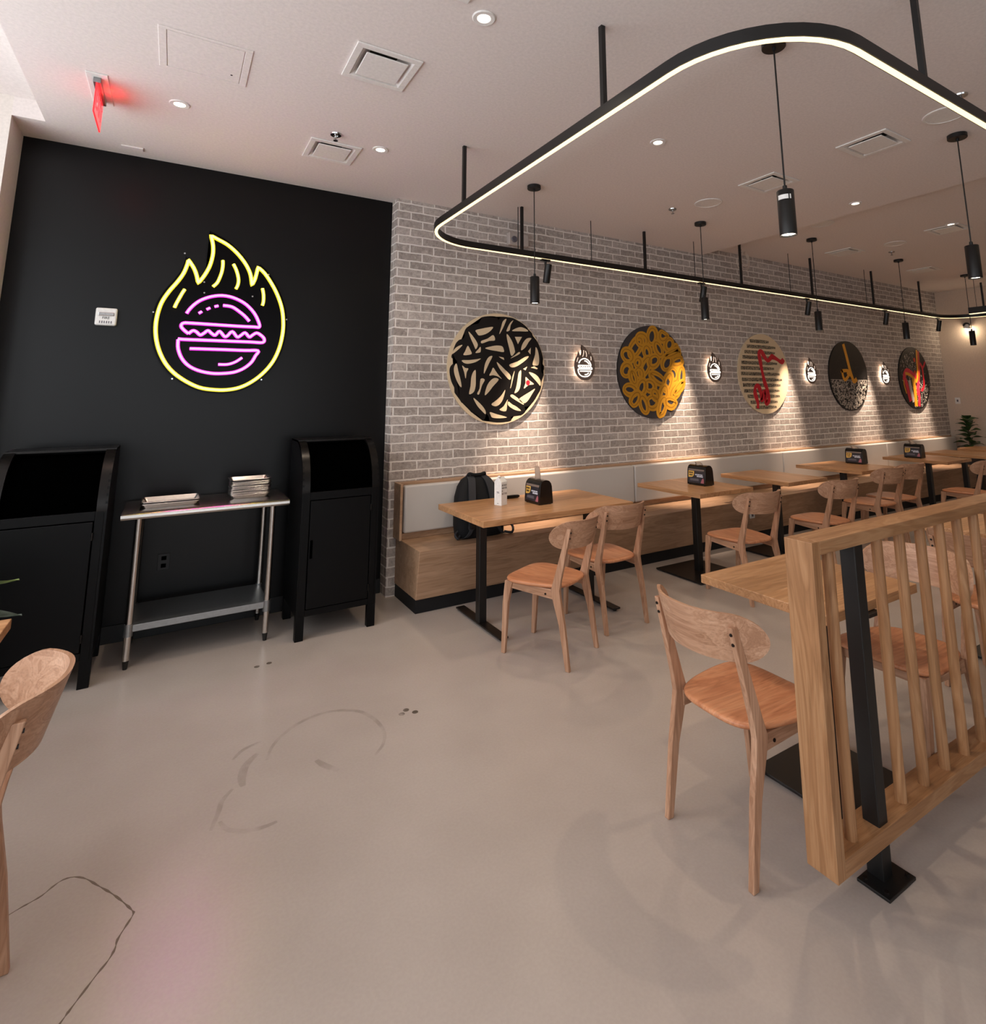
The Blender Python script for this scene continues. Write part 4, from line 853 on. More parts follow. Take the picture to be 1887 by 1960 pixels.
ordn = ['first', 'second', 'third', 'fourth', 'fifth']
for i, (x, ax) in enumerate(((2.935, 2.86), (5.12, 5.0), (7.20, 7.06), (9.25, 9.12), (11.0, 10.86))):
    lab = 'black spot head under the track, above the %s' % ['black and cream round painting', 'ochre round painting', 'cream painting with a red brush line', 'half black, half white painting', 'red and yellow painting'][i]
    root = empty('track_spotlight', lab, 'spotlight', (x, 4.40, 2.922), 0, 'black spot heads on the track')
    obj('mount', box(new(), -.05, .05, -.017, .017, -.022, -.002), M['black_metal'], root, bevel=0.003)
    b = cyl(new(), (0, 0, -.06), (0, 0, -.02), .012, seg=14); obj('arm', b, M['black_metal'], root, smooth=40)
    d = Vector((ax - x, .29, 1.20 - 2.86)).normalized()
    c0 = Vector((.022, -.016, -.062)) - d * .012
    b = new(); rr = .0345
    lathe(b, [(rr * .9, 0), (rr, .004), (rr, .178), (rr * .92, .183), (rr * .85, .176)], 24, d, c0)
    o = obj('barrel', b, M['black_metal'], root, smooth=40)
    obj('lens', cyl(new(), c0 + d * .165, c0 + d * .1745, rr * .82, seg=20), M['lamp'], o)
    L = bpy.data.lights.new('spot_beam', 'SPOT'); L.energy = 380; L.color = (1, .78, .60); L.spot_size = .66; L.spot_blend = 1.0; L.shadow_soft_size = .012
    lo = bpy.data.objects.new('spot_beam', L); C.objects.link(lo)
    lo.location = Vector((x, 4.40, 2.922)) + c0 + d * .20; lo.rotation_euler = d.to_track_quat('-Z', 'Y').to_euler()

# second, shorter light bar over the far part of the room
root = empty('light_bar', 'straight black light bar with a white strip at the far right', 'light', (9.2, 1.2, 2.71))
obj('housing', box(new(), -.03, .03, -2.1, 2.09, .0, .085), M['black_metal'], root)
obj('led_strip', box(new(), -.026, .026, -2.1, 2.088, -.006, .0), M['led'], root)
for yy in (-1.5, .6, 2.0): obj('suspension_rod', cyl(new(), (0, yy, .085), (0, yy, ZH - 2.71), .003, seg=8), M['black_metal'], root)

# ------------------------------------------------------------------ pendants
G_PD = 'black cylinder pendant lamps'
def pendant(x, y, z, label, sticker=False):
    root = empty('pendant_lamp', label, 'pendant', (x, y, z), 0, G_PD)
    zb = 2.375 - z
    obj('canopy', lathe(new(), [(.058, -.0005), (.0585, -.027), (.056, -.030), (.010, -.030), (.010, -.046), (.004, -.048)], 28), M['black_metal'], root, smooth=40)
    obj('cord', cyl(new(), (0, 0, zb + .25), (0, 0, -.03), .0042, seg=10), M['black_metal'], root)
    sh = obj('shade', lathe(new(), [(.033, zb + .012), (.0365, zb), (.0395, zb), (.0395, zb + .224), (.037, zb + .227), (.011, zb + .228), (.010, zb + .252), (.005, zb + .256)], 32), M['black_metal'], root, smooth=40)
    obj('lens', cyl(new(), (0, 0, zb + .008), (0, 0, zb + .012), .033, seg=24), M['lamp'], root)
    if sticker:
        a0 = math.atan2(0 - y, 0 - x)
        b = new(); P1 = []
        for zz in (zb + .175, zb + .198):
            P1.append([b.verts.new((.0402 * math.cos(a0 + t), .0402 * math.sin(a0 + t), zz)) for t in [(-.95 + i * .16) for i in range(11)]])
        for i in range(10): b.faces.new((P1[0][i], P1[0][i + 1], P1[1][i + 1], P1[1][i])).material_index = 1 if i in (8,) else 0
        obj('sticker', b, [M['white'], M['ink']], sh)
    L = bpy.data.lights.new('pendant_beam', 'SPOT'); L.energy = 20; L.color = (1, .82, .62); L.spot_size = 1.9; L.spot_blend = .8; L.shadow_soft_size = .02
    lo = bpy.data.objects.new('pendant_beam', L); C.objects.link(lo); lo.location = (x, y, 2.365)
for a in [(2.483, 3.887, ZC, 'black pendant lamp above the longest table, in front of the first painting'), (4.518, 3.856, ZC, 'black pendant lamp hanging in front of the ochre painting'),
          (6.445, 3.813, ZH, 'black pendant lamp hanging just before the red-line painting'), (8.517, 3.803, ZH, 'black pendant lamp by the half black, half white painting'),
          (10.527, 3.766, ZH, 'farthest black pendant lamp, against the plain end wall'), (2.476, 1.578, ZC, 'nearest and largest black pendant lamp, with a white sticker', True),
          (4.496, 1.549, ZC, 'black pendant lamp at the right edge, second in the near row')]:
    pendant(*a)
for x, y in ((6.5, 1.55), (8.5, 1.55), (10.5, 1.55)):
    L = bpy.data.lights.new('pendant_beam', 'SPOT'); L.energy = 20; L.color = (1, .82, .62); L.spot_size = 1.9; L.spot_blend = .8; L.shadow_soft_size = .02
    lo = bpy.data.objects.new('pendant_beam', L); C.objects.link(lo); lo.location = (x, y, 2.365)

# ------------------------------------------------------------------ round paintings
def wall3d(cx_, cz_, yy):
    return lambda u, v, d: (cx_ + u, yy - d, cz_ + v)
loc3 = lambda u, v, d: (u, -d, v)
def circle(r, n=72): return [(r * math.cos(2 * PI * i / n), r * math.sin(2 * PI * i / n)) for i in range(n)]
def inside(p, r=.525): return p[0] ** 2 + p[1] ** 2 < r * r
def clipd(pts, r=.526):
    out = []
    for p in pts:
        q = math.hypot(p[0], p[1]); out.append((p[0] * r / q, p[1] * r / q) if q > r else (p[0], p[1]))
    return out
def canvas(key, label, face, edge):
    cx_, cz_, _ = ART_C[key]
    root = empty('round_painting', label, 'painting', (cx_, YF - .001, cz_), 0, 'round paintings on the brick wall')
    b = prism(new(), circle(.53), loc3, 0, .0190)
    for f in b.faces: f.material_index = 0 if f.calc_center_median().y < -.0188 else 1
    obj('canvas', b, [face, edge], root, smooth=40)
    root = C.objects.get(root.name)
    return root
def smooth2(pts, n=4, closed=False): return [(p.x, p.y) for p in catmull([(q[0], q[1], 0) for q in pts], n, closed)]

r1 = canvas('a1', 'round cream painting covered in black leaf-like strokes', M['p_cream'], M['p_creamedge'])
b = prism(new(), clipd(smooth2(A1_BLACK, 3, True)), loc3, .0191, .0198); obj('brushwork', b, M['p_black'], r1)
b = new()
for l in A1_LEAF: prism(b, clipd(smooth2(l, 3, True) if len(l) > 4 else l), loc3, .0199, .0205)
obj('leaf_shapes', b, M['p_cream'], r1)
b = prism(new(), [(A1_RED[0] + .024 * math.cos(t * .5), A1_RED[1] + .026 * math.sin(t * .5)) for t in range(12)], loc3, .0206, .021); obj('red_dot', b, M['p_red'], r1)

r2 = canvas('a2', 'round dark painting crowded with ochre looping strokes', M['p_slate'], M['p_black'])
b = new()
for i, l in enumerate(A2_LOOP):
    P_ = smooth2(clipd(l, .50), 3, True)
    wd = [.060 + .014 * math.sin(2 * PI * k_ / len(P_) + i) for k_ in range(len(P_))]
    ribbon(b, P_, wd, loc3, .0191, .0195 + .00012 * i, mi=0, closed=True)
    ribbon(b, P_, [w * .18 for w in wd], loc3, .0191, .0197 + .00012 * i, mi=1, closed=True)
obj('brushwork', b, [M['p_ochre'], M['p_ochre_d']], r2)

r3 = canvas('a3', 'round cream painting with rows of black script and a red brush line', M['p_cream'], M['p_creamedge'])
for x0, x1, z in A3_ROWS:
    n_ = 26; b = new()
    for i in range(n_):
        t0 = x0 + (x1 - x0) * i / n_; t1 = x0 + (x1 - x0) * (i + .98) / n_
        fade = max(0, (i / n_ - .72) / .28)
        hh = .0225 * (1 - fade * .45)
        if not (inside((t0, z), .5) and inside((t1, z), .5)): continue
        prism(b, [(t0, z - hh), (t1, z - hh + random.uniform(-.002, .002)), (t1, z + hh), (t0, z + hh + random.uniform(-.002, .002))], loc3, .0191, .0196)
    obj('script_row', b, M['p_band'], r3)
P_ = smooth2(clipd(A3_RED, .52), 5)
b = ribbon(new(), P_, [.062 + .012 * math.sin(i * .35) for i in range(len(P_))], loc3, .0197, .0205); obj('brushwork', b, M['p_red'], r3)

r4 = canvas('a4', 'round painting, black above and white scribbles below, with a yellow stroke', M['p_black'], M['p_black'])
zl = A4['line']
b = new(); rnd = random.Random(3)
cnt = 0
while cnt < 620:
    u, v = rnd.uniform(-.52, .52), rnd.uniform(-.52, zl)
    if not inside((u, v), .505): continue
    a, ln, bend = rnd.uniform(0, PI), rnd.uniform(.02, .020), rnd.uniform(-.02, .02)
    dx_, dy_ = math.cos(a), math.sin(a)
    pts = clipd([(u + dx_ * ln * t - dy_ * bend * (1 - t * t), v + dy_ * ln * t + dx_ * bend * (1 - t * t)) for t in (-1, -.4, .4, 1)], .525)
    pts = [(p[0], min(p[1], zl)) for p in pts]
    ribbon(b, pts, [.003, .008, .008, .003], loc3, .0191, .0195 + (cnt % 7) * .0001, mi=cnt % 3 == 0); cnt += 1
ribbon(b, [(-.5, zl), (.5, zl)], .006, loc3, .0191, .0196)
for i in range(260):
    u, v = rnd.gauss(0, .22), rnd.gauss(zl + .12, .12)
    if inside((u, v), .5) and v > zl: prism(b, [(u - .002, v), (u, v - .002), (u + .002, v), (u, v + .002)], loc3, .0191, .0194, mi=1)
obj('scribbles', b, [M['p_white'], M['p_grey']], r4)
b = ribbon(new(), smooth2(A4['main'], 4), .066, loc3, .0202, .0208); ribbon(b, smooth2(A4['loop'], 4, True), .05, loc3, .0202, .0209, closed=True); ribbon(b, smooth2(A4['tail'], 3), .05, loc3, .0202, .021)
obj('brushwork', b, M['p_yellow'], r4)

r5 = canvas('a5', 'round black painting with red, white and yellow sweeping strokes', M['p_black'], M['p_black'])
b = new(); rnd = random.Random(5)
for i in range(420):
    u, v = rnd.gauss(-.12, .14), rnd.gauss(.16, .17)
    if i > 170: u, v = rnd.uniform(-.1, .5), rnd.uniform(-.5, -.05)
    if not inside((u, v), .5): continue
    a, ln = rnd.uniform(0, PI), rnd.uniform(.006, .03)
    ribbon(b, [(u - math.cos(a) * ln, v - math.sin(a) * ln), (u + math.cos(a) * ln, v + math.sin(a) * ln)], rnd.uniform(.004, .010), loc3, .0191, .0195 + (i % 5) * .0001, mi=i % 2)
obj('splatter', b, [M['p_white'], M['p_grey']], r5)
S5 = lambda key, w, m, d, nm: obj(nm, ribbon(new(), smooth2(clipd(A5[key], .515), 4), w, loc3, .0197, d), M[m], r5)
S5('wht', .085, 'p_white', .0200, 'white_stroke'); S5('leg', .10, 'p_pink', .0202, 'red_stroke'); S5('oleft', .03, 'p_yellow', .0203, 'yellow_stroke')
S5('red2', .075, 'p_pink', .0204, 'red_stroke'); S5('hump', .095, 'p_pink', .0206, 'red_stroke'); S5('org', .06, 'p_orange', .0208, 'red_stroke')
S5('loop', .05, 'p_red', .0207, 'red_stroke'); S5('loop2', .04, 'p_red', .0206, 'red_stroke'); S5('yel2', .10, 'p_yellow', .0209, 'yellow_stroke'); S5('yel', .05, 'p_yellow', .0211, 'yellow_stroke')
for u, v in A5['dots']: obj('red_dot', prism(new(), [(u + .035 * math.cos(t * .55), v + .04 * math.sin(t * .55)) for t in range(11)], loc3, .0197, .0205), M['p_orange'], r5)

# ------------------------------------------------------------------ flame and burger signs
def sm3(key, y, s=1.0, closed=False, n=4):
    return [Vector((p.x * s, y, p.y * s)) for p in catmull([(q[0], q[1], 0) for q in NEON[key]], n, closed)]
def flame_path(y, s=1.0, n=4):   # sharp tips, smooth sides
    P_ = NEON['flame']; tips = {0, 7, 9, 36, 39}; N_ = len(P_); out = []
    for i in range(N_):
        a, p, q, d = P_[i - 1], P_[i], P_[(i + 1) % N_], P_[(i + 2) % N_]
        if i in tips: a = p
        if (i + 1) % N_ in tips: d = q
        for k_ in range(n):
            t = k_ / n
            f = lambda j: .5 * (2 * p[j] + (q[j] - a[j]) * t + (2 * a[j] - 5 * p[j] + 4 * q[j] - d[j]) * t * t + (3 * p[j] - 3 * q[j] + d[j] - a[j]) * t ** 3)
            out.append(Vector((f(0) * s, y, f(1) * s)))
    return out
root = empty('neon_sign', 'big neon sign on the black wall: yellow flame around a pink burger', 'sign', (NEON_C[0], YB - .001, NEON_C[1]))
fp = flame_path(0)
cen = Vector((.0, 0, -.16))
pan = [((p.x - cen.x) * 1.07 + cen.x, (p.z - cen.z) * 1.055 + cen.z) for p in fp]
obj('backing_panel', prism(new(), pan, loc3, .022, .027), M['acr_black'], root, smooth=30)
b = new()
for u, v in NEON['screws']: cyl(b, (u, -.0, v), (u, -.034, v), .006, seg=10)
obj('standoff', b, M['chrome'], root, smooth=40)
def neon(name, pts, core, sleeve, closed=False, r=.0135):
    o = obj(name, tube(new(), [p + Vector((0, -.036, 0)) for p in pts], r, 10, closed), M[sleeve], root, smooth=60)
    obj('glowing_core', tube(new(), [p + Vector((0, -.0405, 0)) for p in pts], r * .74, 8, closed), M[core], o, smooth=60)
neon('flame_tube', flame_path(0), 'neon_y', 'neon_yc', True, .0145)
for kx in ('lickA', 'lickB', 'lickC', 'lickD'): neon('flame_lick', sm3(kx, 0), 'neon_y', 'neon_yc', r=.013)
neon('top_bun', sm3('top', 0), 'neon_p', 'neon_pc'); neon('lettuce_line', sm3('lettuce', 0), 'neon_p', 'neon_pc'); neon('bottom_bun', sm3('bottom', 0), 'neon_p', 'neon_pc')
neon('bun_shine', sm3('shine', 0), 'neon_p', 'neon_pc'); neon('bun_shade', sm3('shadow', 0), 'neon_p', 'neon_pc', r=.012)
for kx in ('seedA', 'seedB', 'seedC'): neon('sesame_seed', sm3(kx, 0), 'neon_p', 'neon_pc', r=.012)

SS = .316
def sconce(x, z, label):
    r = empty('burger_sconce', label, 'sign', (x, YF - .001, z), 0, 'small lit flame and burger wall signs')
    fo = [(p.x, p.z) for p in flame_path(0, SS, 3)]
    obj('flame_plate', prism(new(), fo, loc3, .050, .055), M['flame_plate'], r)
    obj('back_light', prism(new(), [(u * .80, v * .80 - .02) for u, v in fo], loc3, .030, .046), M['halo'], r)
    obj('mount', cyl(new(), (0, 0, -.04), (0, -.03, -.04), .03, seg=16), M['black_metal'], r)
    for kx, nm in (('top', 'top_bun'), ('lettuce', 'lettuce_line'), ('bottom', 'bottom_bun'), ('shine', 'bun_shine'), ('shadow', 'bun_shade')):
        obj(nm, tube(new(), [p + Vector((0, -.057, 0)) for p in sm3(kx, 0, SS, n=3)], .0056, 8), M['neon_w'], r, smooth=60)
    for kx in ('lickA', 'lickB', 'lickC', 'lickD'):
        obj('flame_lick', tube(new(), [p + Vector((0, -.055, 0)) for p in sm3(kx, 0, SS, n=3)], .0035, 8), M['lick'], r, smooth=60)
    return r
for x, lab in ((3.63, 'small lit burger sign between the black-stroke and ochre paintings'), (5.65, 'small lit burger sign between the ochre and red-line paintings'),
               (7.69, 'small lit burger sign left of the half black, half white painting'), (9.74, 'small lit burger sign between the last two paintings')):
    sconce(x, 1.965, lab)

# ------------------------------------------------------------------ small wall devices
root = empty('fire_strobe', 'white fire alarm strobe on the black wall left of the neon sign', 'alarm', (-.451, YB - .001, 2.18))
obj('housing', box(new(), -.062, .062, -.038, 0, -.062, .062), M['white'], root, bevel=0.012, seg=3, smooth=40)
obj('lens', box(new(), -.045, .045, -.044, -.036, .005, .030), M['chrome'], root, bevel=0.003)
obj('lettering', text_bm('FIRE', .024, facing((1, 0, 0), (0, 0, 1), (0, -.0388, -.010))), M['ink'], root)
b = new()
for i in range(6): box(b, -.036 + i * .013, -.030 + i * .013, -.0395, -.037, -.047, -.030)
obj('sound_slot', b, M['cardgrey'], root)
o = tag(obj('outlet_plate', box(new(), -.012, .062, YB - .007, YB - .001, .42, .53), M['blackbase'], bevel=0.002), 'black outlet plate on the black wall under the steel table', 'outlet')
for z in (.45, .50): obj('socket', box(new(), .01, .04, YB - .009, YB - .006, z - .013, z + .013), M['void'], o)
root = empty('emergency_light', 'pale box with a round lens high on the brick wall behind the track', 'light', (2.83, YF - .001, 3.175))
obj('housing', box(new(), -.115, .115, -.06, 0, -.06, .07), M['devbox'], root, bevel=0.008, smooth=40)
obj('lens', lathe(new(), [(.032, 0), (.032, .015), (.024, .02), (.02, .012)], 24, (0, -1, 0), (-.06, -.055, .0)), M['cardgrey'], root, smooth=40)
b = new()
for i in range(4):
    rr = .075 + .012 * i
    pts = [(5.98 + (rr + .006 * math.sin(3 * t + i)) * math.cos(t), 4.42 + .012 * i + .01 * math.sin(2 * t), 3.33 - .012 * i + rr * 1.1 * math.sin(t)) for t in [2 * PI * q / 26 for q in range(26)]]
    tube(b, pts, .0045, 6, True)
tube(b, [(5.93, 4.43, 3.42), (5.92, 4.44, 3.46), (5.93, 4.44, 3.4995)], .0045, 6)
tag(obj('cable_coil', b, M['wire'], smooth=60), 'white cable coil hanging by a track stem at the ceiling step', 'cable')
root = empty('thermostat', 'small pale wall control on the plain end wall', 'thermostat', (XR - .001, 4.6, 1.51))
obj('housing', box(new(), -.022, 0, -.04, .04, -.055, .055), M['white'], root, bevel=0.004)
obj('button', box(new(), -.025, -.021, -.012, .012, -.02, .02), M['cardgrey'], root)
root = empty('wall_lamp', 'small lit lamp on the plain end wall behind the farthest pendant', 'lamp', (XR - .001, 4.327, 2.79))
obj('wall_bracket', cyl(new(), (-.03, 0, .05), (0, 0, .05), .05, seg=20), M['black_metal'], root, smooth=40)
obj('shade', lathe(new(), [(.02, .06), (.055, .0), (.05, .0), (.018, .05)], 24, (-.3, -.3, 1), (-.09, -.03, 0)), M['white'], root, smooth=40)
obj('bulb', lathe(new(), [(.001, -.02), (.03, -.01), (.035, .01), (.02, .035), (.001, .04)], 16, (0, 0, 1), (-.09, -.03, 0)), M['lamp'], root, smooth=60)
L = bpy.data.lights.new('wall_lamp_glow', 'POINT'); L.energy = 3; L.color = (1, .8, .56); L.shadow_soft_size = .03
lo = bpy.data.objects.new('wall_lamp_glow', L); C.objects.link(lo); lo.location = (XR - .12, 4.28, 2.74)

# ------------------------------------------------------------------ napkin dispensers
def dispenser(x, y, rz, label, tall=0):
    root = empty('napkin_dispenser', label, 'dispenser', (x, y, ZT), rz, 'black napkin dispensers')
    pr = [(-.066, .004), (.066, .004), (.0665, .02), (.058, .135), (.050, .160), (.034, .178), (.012, .186), (-.012, .186), (-.034, .178), (-.050, .160), (-.058, .135), (-.0665, .02)]
    obj('body', prism(new(), pr, lambda u, v, d: (u, d, v), -.105, .105), M['smoke'], root, bevel=0.008, smooth=40, seg=3)
    b = new()
    for sx in (-1, 1):
        for sy in (-1, 1): cyl(b, (sx * .05, sy * .085, 0), (sx * .05, sy * .085, .006), .008, seg=10)
    obj('foot', b, M['void'], root)
    def onface(a, w, d):    # a: along the face seen from the front (left negative), w: up the face
        t = (w - .02) / .115
        xx = -.0665 + .0085 * max(0, t) if w < .135 else -.058 + .024 * ((w - .135) / .043) ** 1.3
        return (xx - d, -a, w)
    def patch(a0, a1, w0, w1, d, n=1):
        b = new(); V = [[b.verts.new(onface(a, w0 + (w1 - w0) * i / n, d)) for a in (a0, a1)] for i in range(n + 1)]
        for i in range(n): b.faces.new((V[i][0], V[i][1], V[i + 1][1], V[i + 1][0]))
        return b
    obj('napkin_window', patch(-.092, .090, .133, .172, .0012, 6), M['cardtop'], root)
    card = obj('display_card', patch(-.093, .091, .022, .133, .0012), M['card'], root)
    b = new(); poly = [(-.090, .130), (-.022, .130), (-.024, .105), (-.030, .086), (-.042, .076), (-.060, .072), (-.090, .070)]
    b.faces.new([b.verts.new(onface(a, w, .0018)) for a, w in poly]); obj('shield', b, M['shield'], card)
    def bars(rows, d, mat, nm):
        b = new()
        for w0, w1, spans in rows:
            for a0, a1 in spans:
                b.faces.new([b.verts.new(onface(*q, d)) for q in ((a0, w0), (a1, w0), (a1, w1), (a0, w1))])
        obj(nm, b, M[mat], card)
    bars([(.108, .121, [(-.083, -.073), (-.071, -.062), (-.058, -.048), (-.046, -.037)]), (.086, .099, [(-.080, -.072), (-.070, -.061), (-.059, -.051), (-.049, -.041)])], .0024, 'ink', 'lettering')
    bars([(.094, .104, [(-.012, .01), (.013, .045), (.048, .074)]), (.078, .090, [(.008, .034), (.037, .078)])], .0024, 'cardwhite', 'lettering')
    bars([(.040, .062, [(-.070, .03)])], .0020, 'cardgrey', 'printed_band')
    b = new(); b.faces.new([b.verts.new(onface(a, w, .0022)) for a, w in ((.052, .024), (.090, .024), (.090, .06), (.076, .072), (.062, .05))]); obj('printed_picture', b, M['cardpink'], card)
    b = new()
    G = []
    for i in range(9):
        t = i / 8; hgt = .180 + (.10 if tall == 0 else .03 if tall == 1 else .05) * math.sin(t * 1.5); lean = .045 * t * t
        wd = .050 * (1 - .25 * t) if tall != 2 else .055 * (1 - .5 * t)
        G.append([b.verts.new((-.012 + .012 * math.sin(j * 1.3) + .5 * lean, lean + wd * (j / 3 - 1), hgt - (.015 * (j / 3 - 1) ** 2 if tall == 2 else 0))) for j in range(7)])
    for i in range(8):
        for j in range(6): b.faces.new((G[i][j], G[i][j + 1], G[i + 1][j + 1], G[i + 1][j]))
    o = obj('napkin', b, M['napkin'], root, smooth=60); md = o.modifiers.new('Thick', 'SOLIDIFY'); md.thickness = .0012
    return root
dispenser(2.56, 3.972, math.radians(2), 'black napkin dispenser on the longest table, right of the white carton')
dispenser(4.375, 3.90, math.radians(4), 'black napkin dispenser on the second table along the bench', 1)
dispenser(7.33, 4.0, math.radians(4), 'black napkin dispenser on the table under the half black painting', 1)
dispenser(8.64, 3.92, math.radians(3), 'farthest black napkin dispenser, on the table under the last painting', 2)

# ------------------------------------------------------------------ carton, case, backpack
root = empty('drink_carton', 'white gable-top water carton with black lettering on the longest table', 'carton', (2.262, 4.066, ZT), math.radians(22))
w = .036
b = new()
loft(b, [[(-w, -w, 0), (w, -w, 0), (w, w, 0), (-w, w, 0)], [(-w, -w, .178), (w, -w, .178), (w, w, .178), (-w, w, .178)], [(-w, -.006, .212), (w, -.006, .212), (w, .006, .212), (-w, .006, .212)], [(-w, -.0015, .214), (w, -.0015, .214), (w, .0015, .214), (-w, .0015, .214)]])
obj('carton_body', b, M['carton'], root, bevel=0.001)
obj('cap', cyl(new(), (-.010, .0, .196), (-.026, .0, .218), .012, seg=16), M['white'], root, smooth=40)
b = new()
for i, s_ in enumerate(('BOXED', 'WATER', 'IS', 'BETTER.')):
    merge(b, text_bm(s_, .0185, facing((1, 0, 0), (0, 0, 1), (-w + .005, -w - .0005, .152 - i * .0215)), .0003, 'LEFT'))
obj('lettering', b, M['ink'], root)
b = new()
for a0, a1, z in ((-.012, .012, .100), (-.015, .008, .092), (-.006, .006, .012)): box(b, -w - .0006, -w - .0001, a0, a1, z, z + .004)
obj('printed_line', b, M['cardgrey'], root)
b = tube(new(), [(2.33, 4.262, ZT + .0145), (2.352, 4.262, ZT + .0145), (2.42, 4.261, ZT + .0145), (2.50, 4.258, ZT + .0145), (2.535, 4.256, ZT + .0145), (2.548, 4.255, ZT + .0145)], [.008, .0135, .0145, .0145, .013, .006], 14)
tag(obj('slim_case', b, M['smoke'], smooth=60), 'slim black rounded case lying behind the white carton', 'case')

root = empty('backpack', 'black backpack leaning on the bench back behind the longest table', 'backpack', (2.27, 4.50, .461))
b = new(); rings = []
for z, hw, hd, y in ((.0, .19, .075, -.05), (.015, .215, .095, -.05), (.10, .222, .105, -.04), (.22, .215, .095, -.02), (.32, .200, .085, .0), (.40, .172, .07, .015), (.45, .135, .055, .024), (.475, .09, .035, .03), (.482, .04, .015, .032)):
    rings.append([(hw * (abs(math.cos(t)) ** .6) * (1 if math.cos(t) >= 0 else -1), y + hd * (abs(math.sin(t)) ** .6) * (1 if math.sin(t) >= 0 else -1), z) for t in [2 * PI * i / 28 for i in range(28)]])
loft(b, rings); obj('bag_body', b, M['fabric'], root, smooth=60)
for s in (-1, 1):
    path = [(s * .062, .0, .478), (s * .075, -.055, .45), (s * .09, -.095, .38), (s * .10, -.122, .28), (s * .11, -.15, .16), (s * .13, -.165, .07), (s * .17, -.155, .02), (s * .21, -.12, .012)]
    P_ = catmull(path, 4); b = new()
    W_ = [.062 if i < 20 else .03 for i in range(len(P_))]
    G = []
    for i, p in enumerate(P_):
        a = W_[i] / 2; G.append([(p.x - a, p.y, p.z), (p.x + a, p.y, p.z), (p.x + a, p.y + .012, p.z), (p.x - a, p.y + .012, p.z)])
    loft(b, G); st_ = obj('shoulder_strap', b, M['webbing'], root, smooth=30)
    obj('buckle', box(new(), s * .118 - .022, s * .118 + .022, -.176, -.160, .085, .125), M['black_metal'], st_, bevel=0.003)
obj('top_collar', tube(new(), catmull([(-.085, .02, .47), (-.075, .0, .50), (-.03, -.008, .49), (.03, -.008, .49), (.072, .0, .498), (.082, .02, .47)], 4), .013, 8), M['fabric'], root, smooth=60)
b = tube(new(), catmull([(-.20, -.10, .03), (-.235, -.13, .015), (-.245, -.10, .04), (-.21, -.08, .06)], 4), .010, 8)
tube(b, catmull([(.20, -.12, .02), (.26, -.15, .012), (.285, -.12, .05), (.25, -.10, .09), (.21, -.09, .07)], 4), .010, 8)
obj('side_strap', b, M['webbing'], root, smooth=60)

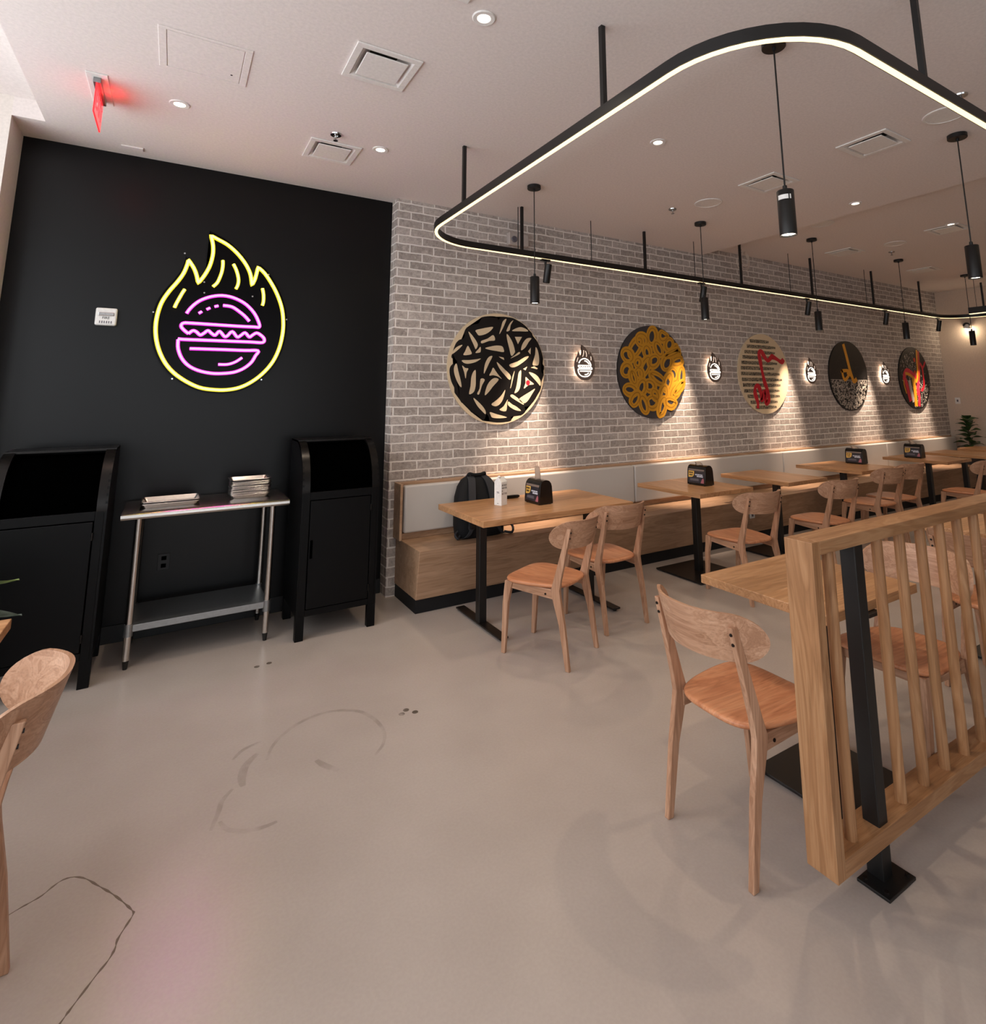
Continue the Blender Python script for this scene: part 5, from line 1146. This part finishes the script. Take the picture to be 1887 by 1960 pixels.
# ------------------------------------------------------------------ plants
def leaf(bm, base, d, L_, W_, droop, roll=0.0):
    d = Vector(d).normalized(); up = Vector((0, 0, 1)); s = d.cross(up).normalized(); nrm = s.cross(d)
    s, nrm = s * math.cos(roll) + nrm * math.sin(roll), nrm * math.cos(roll) - s * math.sin(roll)
    G = []
    for i in range(9):
        t = i / 8; wd = W_ * (math.sin(PI * min(1, t ** .75 * 1.0)) ** .8) * (0.65 + .5 * t) * .5 + .002
        c = Vector(base) + d * L_ * t - up * droop * L_ * t * t
        G.append([bm.verts.new(c + s * wd * q + nrm * (abs(q) * wd * .28 + .006 * math.sin(t * 9 + q * 3))) for q in (-1, -.5, 0, .5, 1)])
    for i in range(8):
        for j in range(4): bm.faces.new((G[i][j], G[i][j + 1], G[i + 1][j + 1], G[i + 1][j]))
def fig(x, y, label, zpot, ztop, leafm, n, L_, seed, rp=.17, extra=None):
    root = empty('potted_plant', label, 'plant', (x, y, 0))
    p = obj('pot', lathe(new(), [(rp * .8, 0), (rp, zpot * .5), (rp * 1.02, zpot), (rp * .92, zpot), (rp * .9, zpot - .04), (.001, zpot - .04)], 28), M['pot'], root, smooth=40)
    obj('soil', cyl(new(), (0, 0, zpot - .05), (0, 0, zpot - .03), rp * .9, seg=24), M['soil'], p)
    obj('stem', tube(new(), [(0, 0, zpot - .05), (.01, .01, (zpot + ztop) / 2), (0, 0, ztop - .04)], [.014, .011, .006], 8), M['stem'], root, smooth=60)
    rd = random.Random(seed)
    for i in range(n):
        t = (i + .5) / n; a = i * 2.4 + rd.uniform(-.3, .3); z = zpot + .04 + (ztop - zpot - .08) * t
        b = new(); leaf(b, (0, 0, z), (math.cos(a), math.sin(a), .25 + .7 * t), L_ * (1.1 - .35 * t), L_ * .58, .35, rd.uniform(-.3, .3))
        obj('leaf', b, leafm[i % len(leafm)], root, smooth=60)
    for (bz, d, l_, w_, m_) in extra or []:
        b = new(); leaf(b, (0, 0, bz), d, l_, w_, .15, .5); obj('leaf', b, m_, root, smooth=60)
    return root
fig(11.56, 4.36, 'dark green broad-leaved plant in the far corner by the bench end', .60, 1.25, [M['leaf']], 26, .26, 4, .16)
fig(-.93, 3.62, 'green leafy plant at the left edge, only its leaf tips in view', .40, .86, [M['leaf'], M['leafblue']], 12, .22, 8, .15,
    [(.70, (1, .35, .30), .40, .10, M['leafpale']), (.62, (1, .45, .04), .42, .17, M['leafblue'])])

# ------------------------------------------------------------------ daylight and render settings
def window_light(name, loc, size, size_y, rot, power, col):
    L = bpy.data.lights.new(name, 'AREA'); L.shape = 'RECTANGLE'; L.size = size; L.size_y = size_y; L.energy = power; L.color = col
    o = bpy.data.objects.new(name, L); C.objects.link(o); o.location = loc; o.rotation_euler = rot
    return o
window_light('daylight', (-1.95, 1.45, 2.16), 2.7, 6.2, (0, math.radians(-90), 0), 150, (.95, .97, 1.0))
window_light('front_daylight', (.45, -4.85, 1.6), 4.3, 2.9, (math.radians(90), 0, 0), 50, (.95, .97, 1.0))
w_ = bpy.data.worlds.new('World'); scene.world = w_; w_.use_nodes = True
bg = w_.node_tree.nodes['Background']; bg.inputs[0].default_value = (.86, .94, 1.0, 1); bg.inputs[1].default_value = 1.0
scene.view_settings.view_transform = 'Standard'; scene.view_settings.look = 'None'
scene.view_settings.gamma = 1.0; scene.view_settings.use_curve_mapping = False
scene.view_settings.exposure = 0.1
cy = scene.cycles
cy.max_bounces = 6; cy.diffuse_bounces = 4; cy.glossy_bounces = 3; cy.transmission_bounces = 4; cy.transparent_max_bounces = 8
cy.caustics_reflective = False; cy.caustics_refractive = False; cy.sample_clamp_indirect = 4.0
cy.use_denoising = True
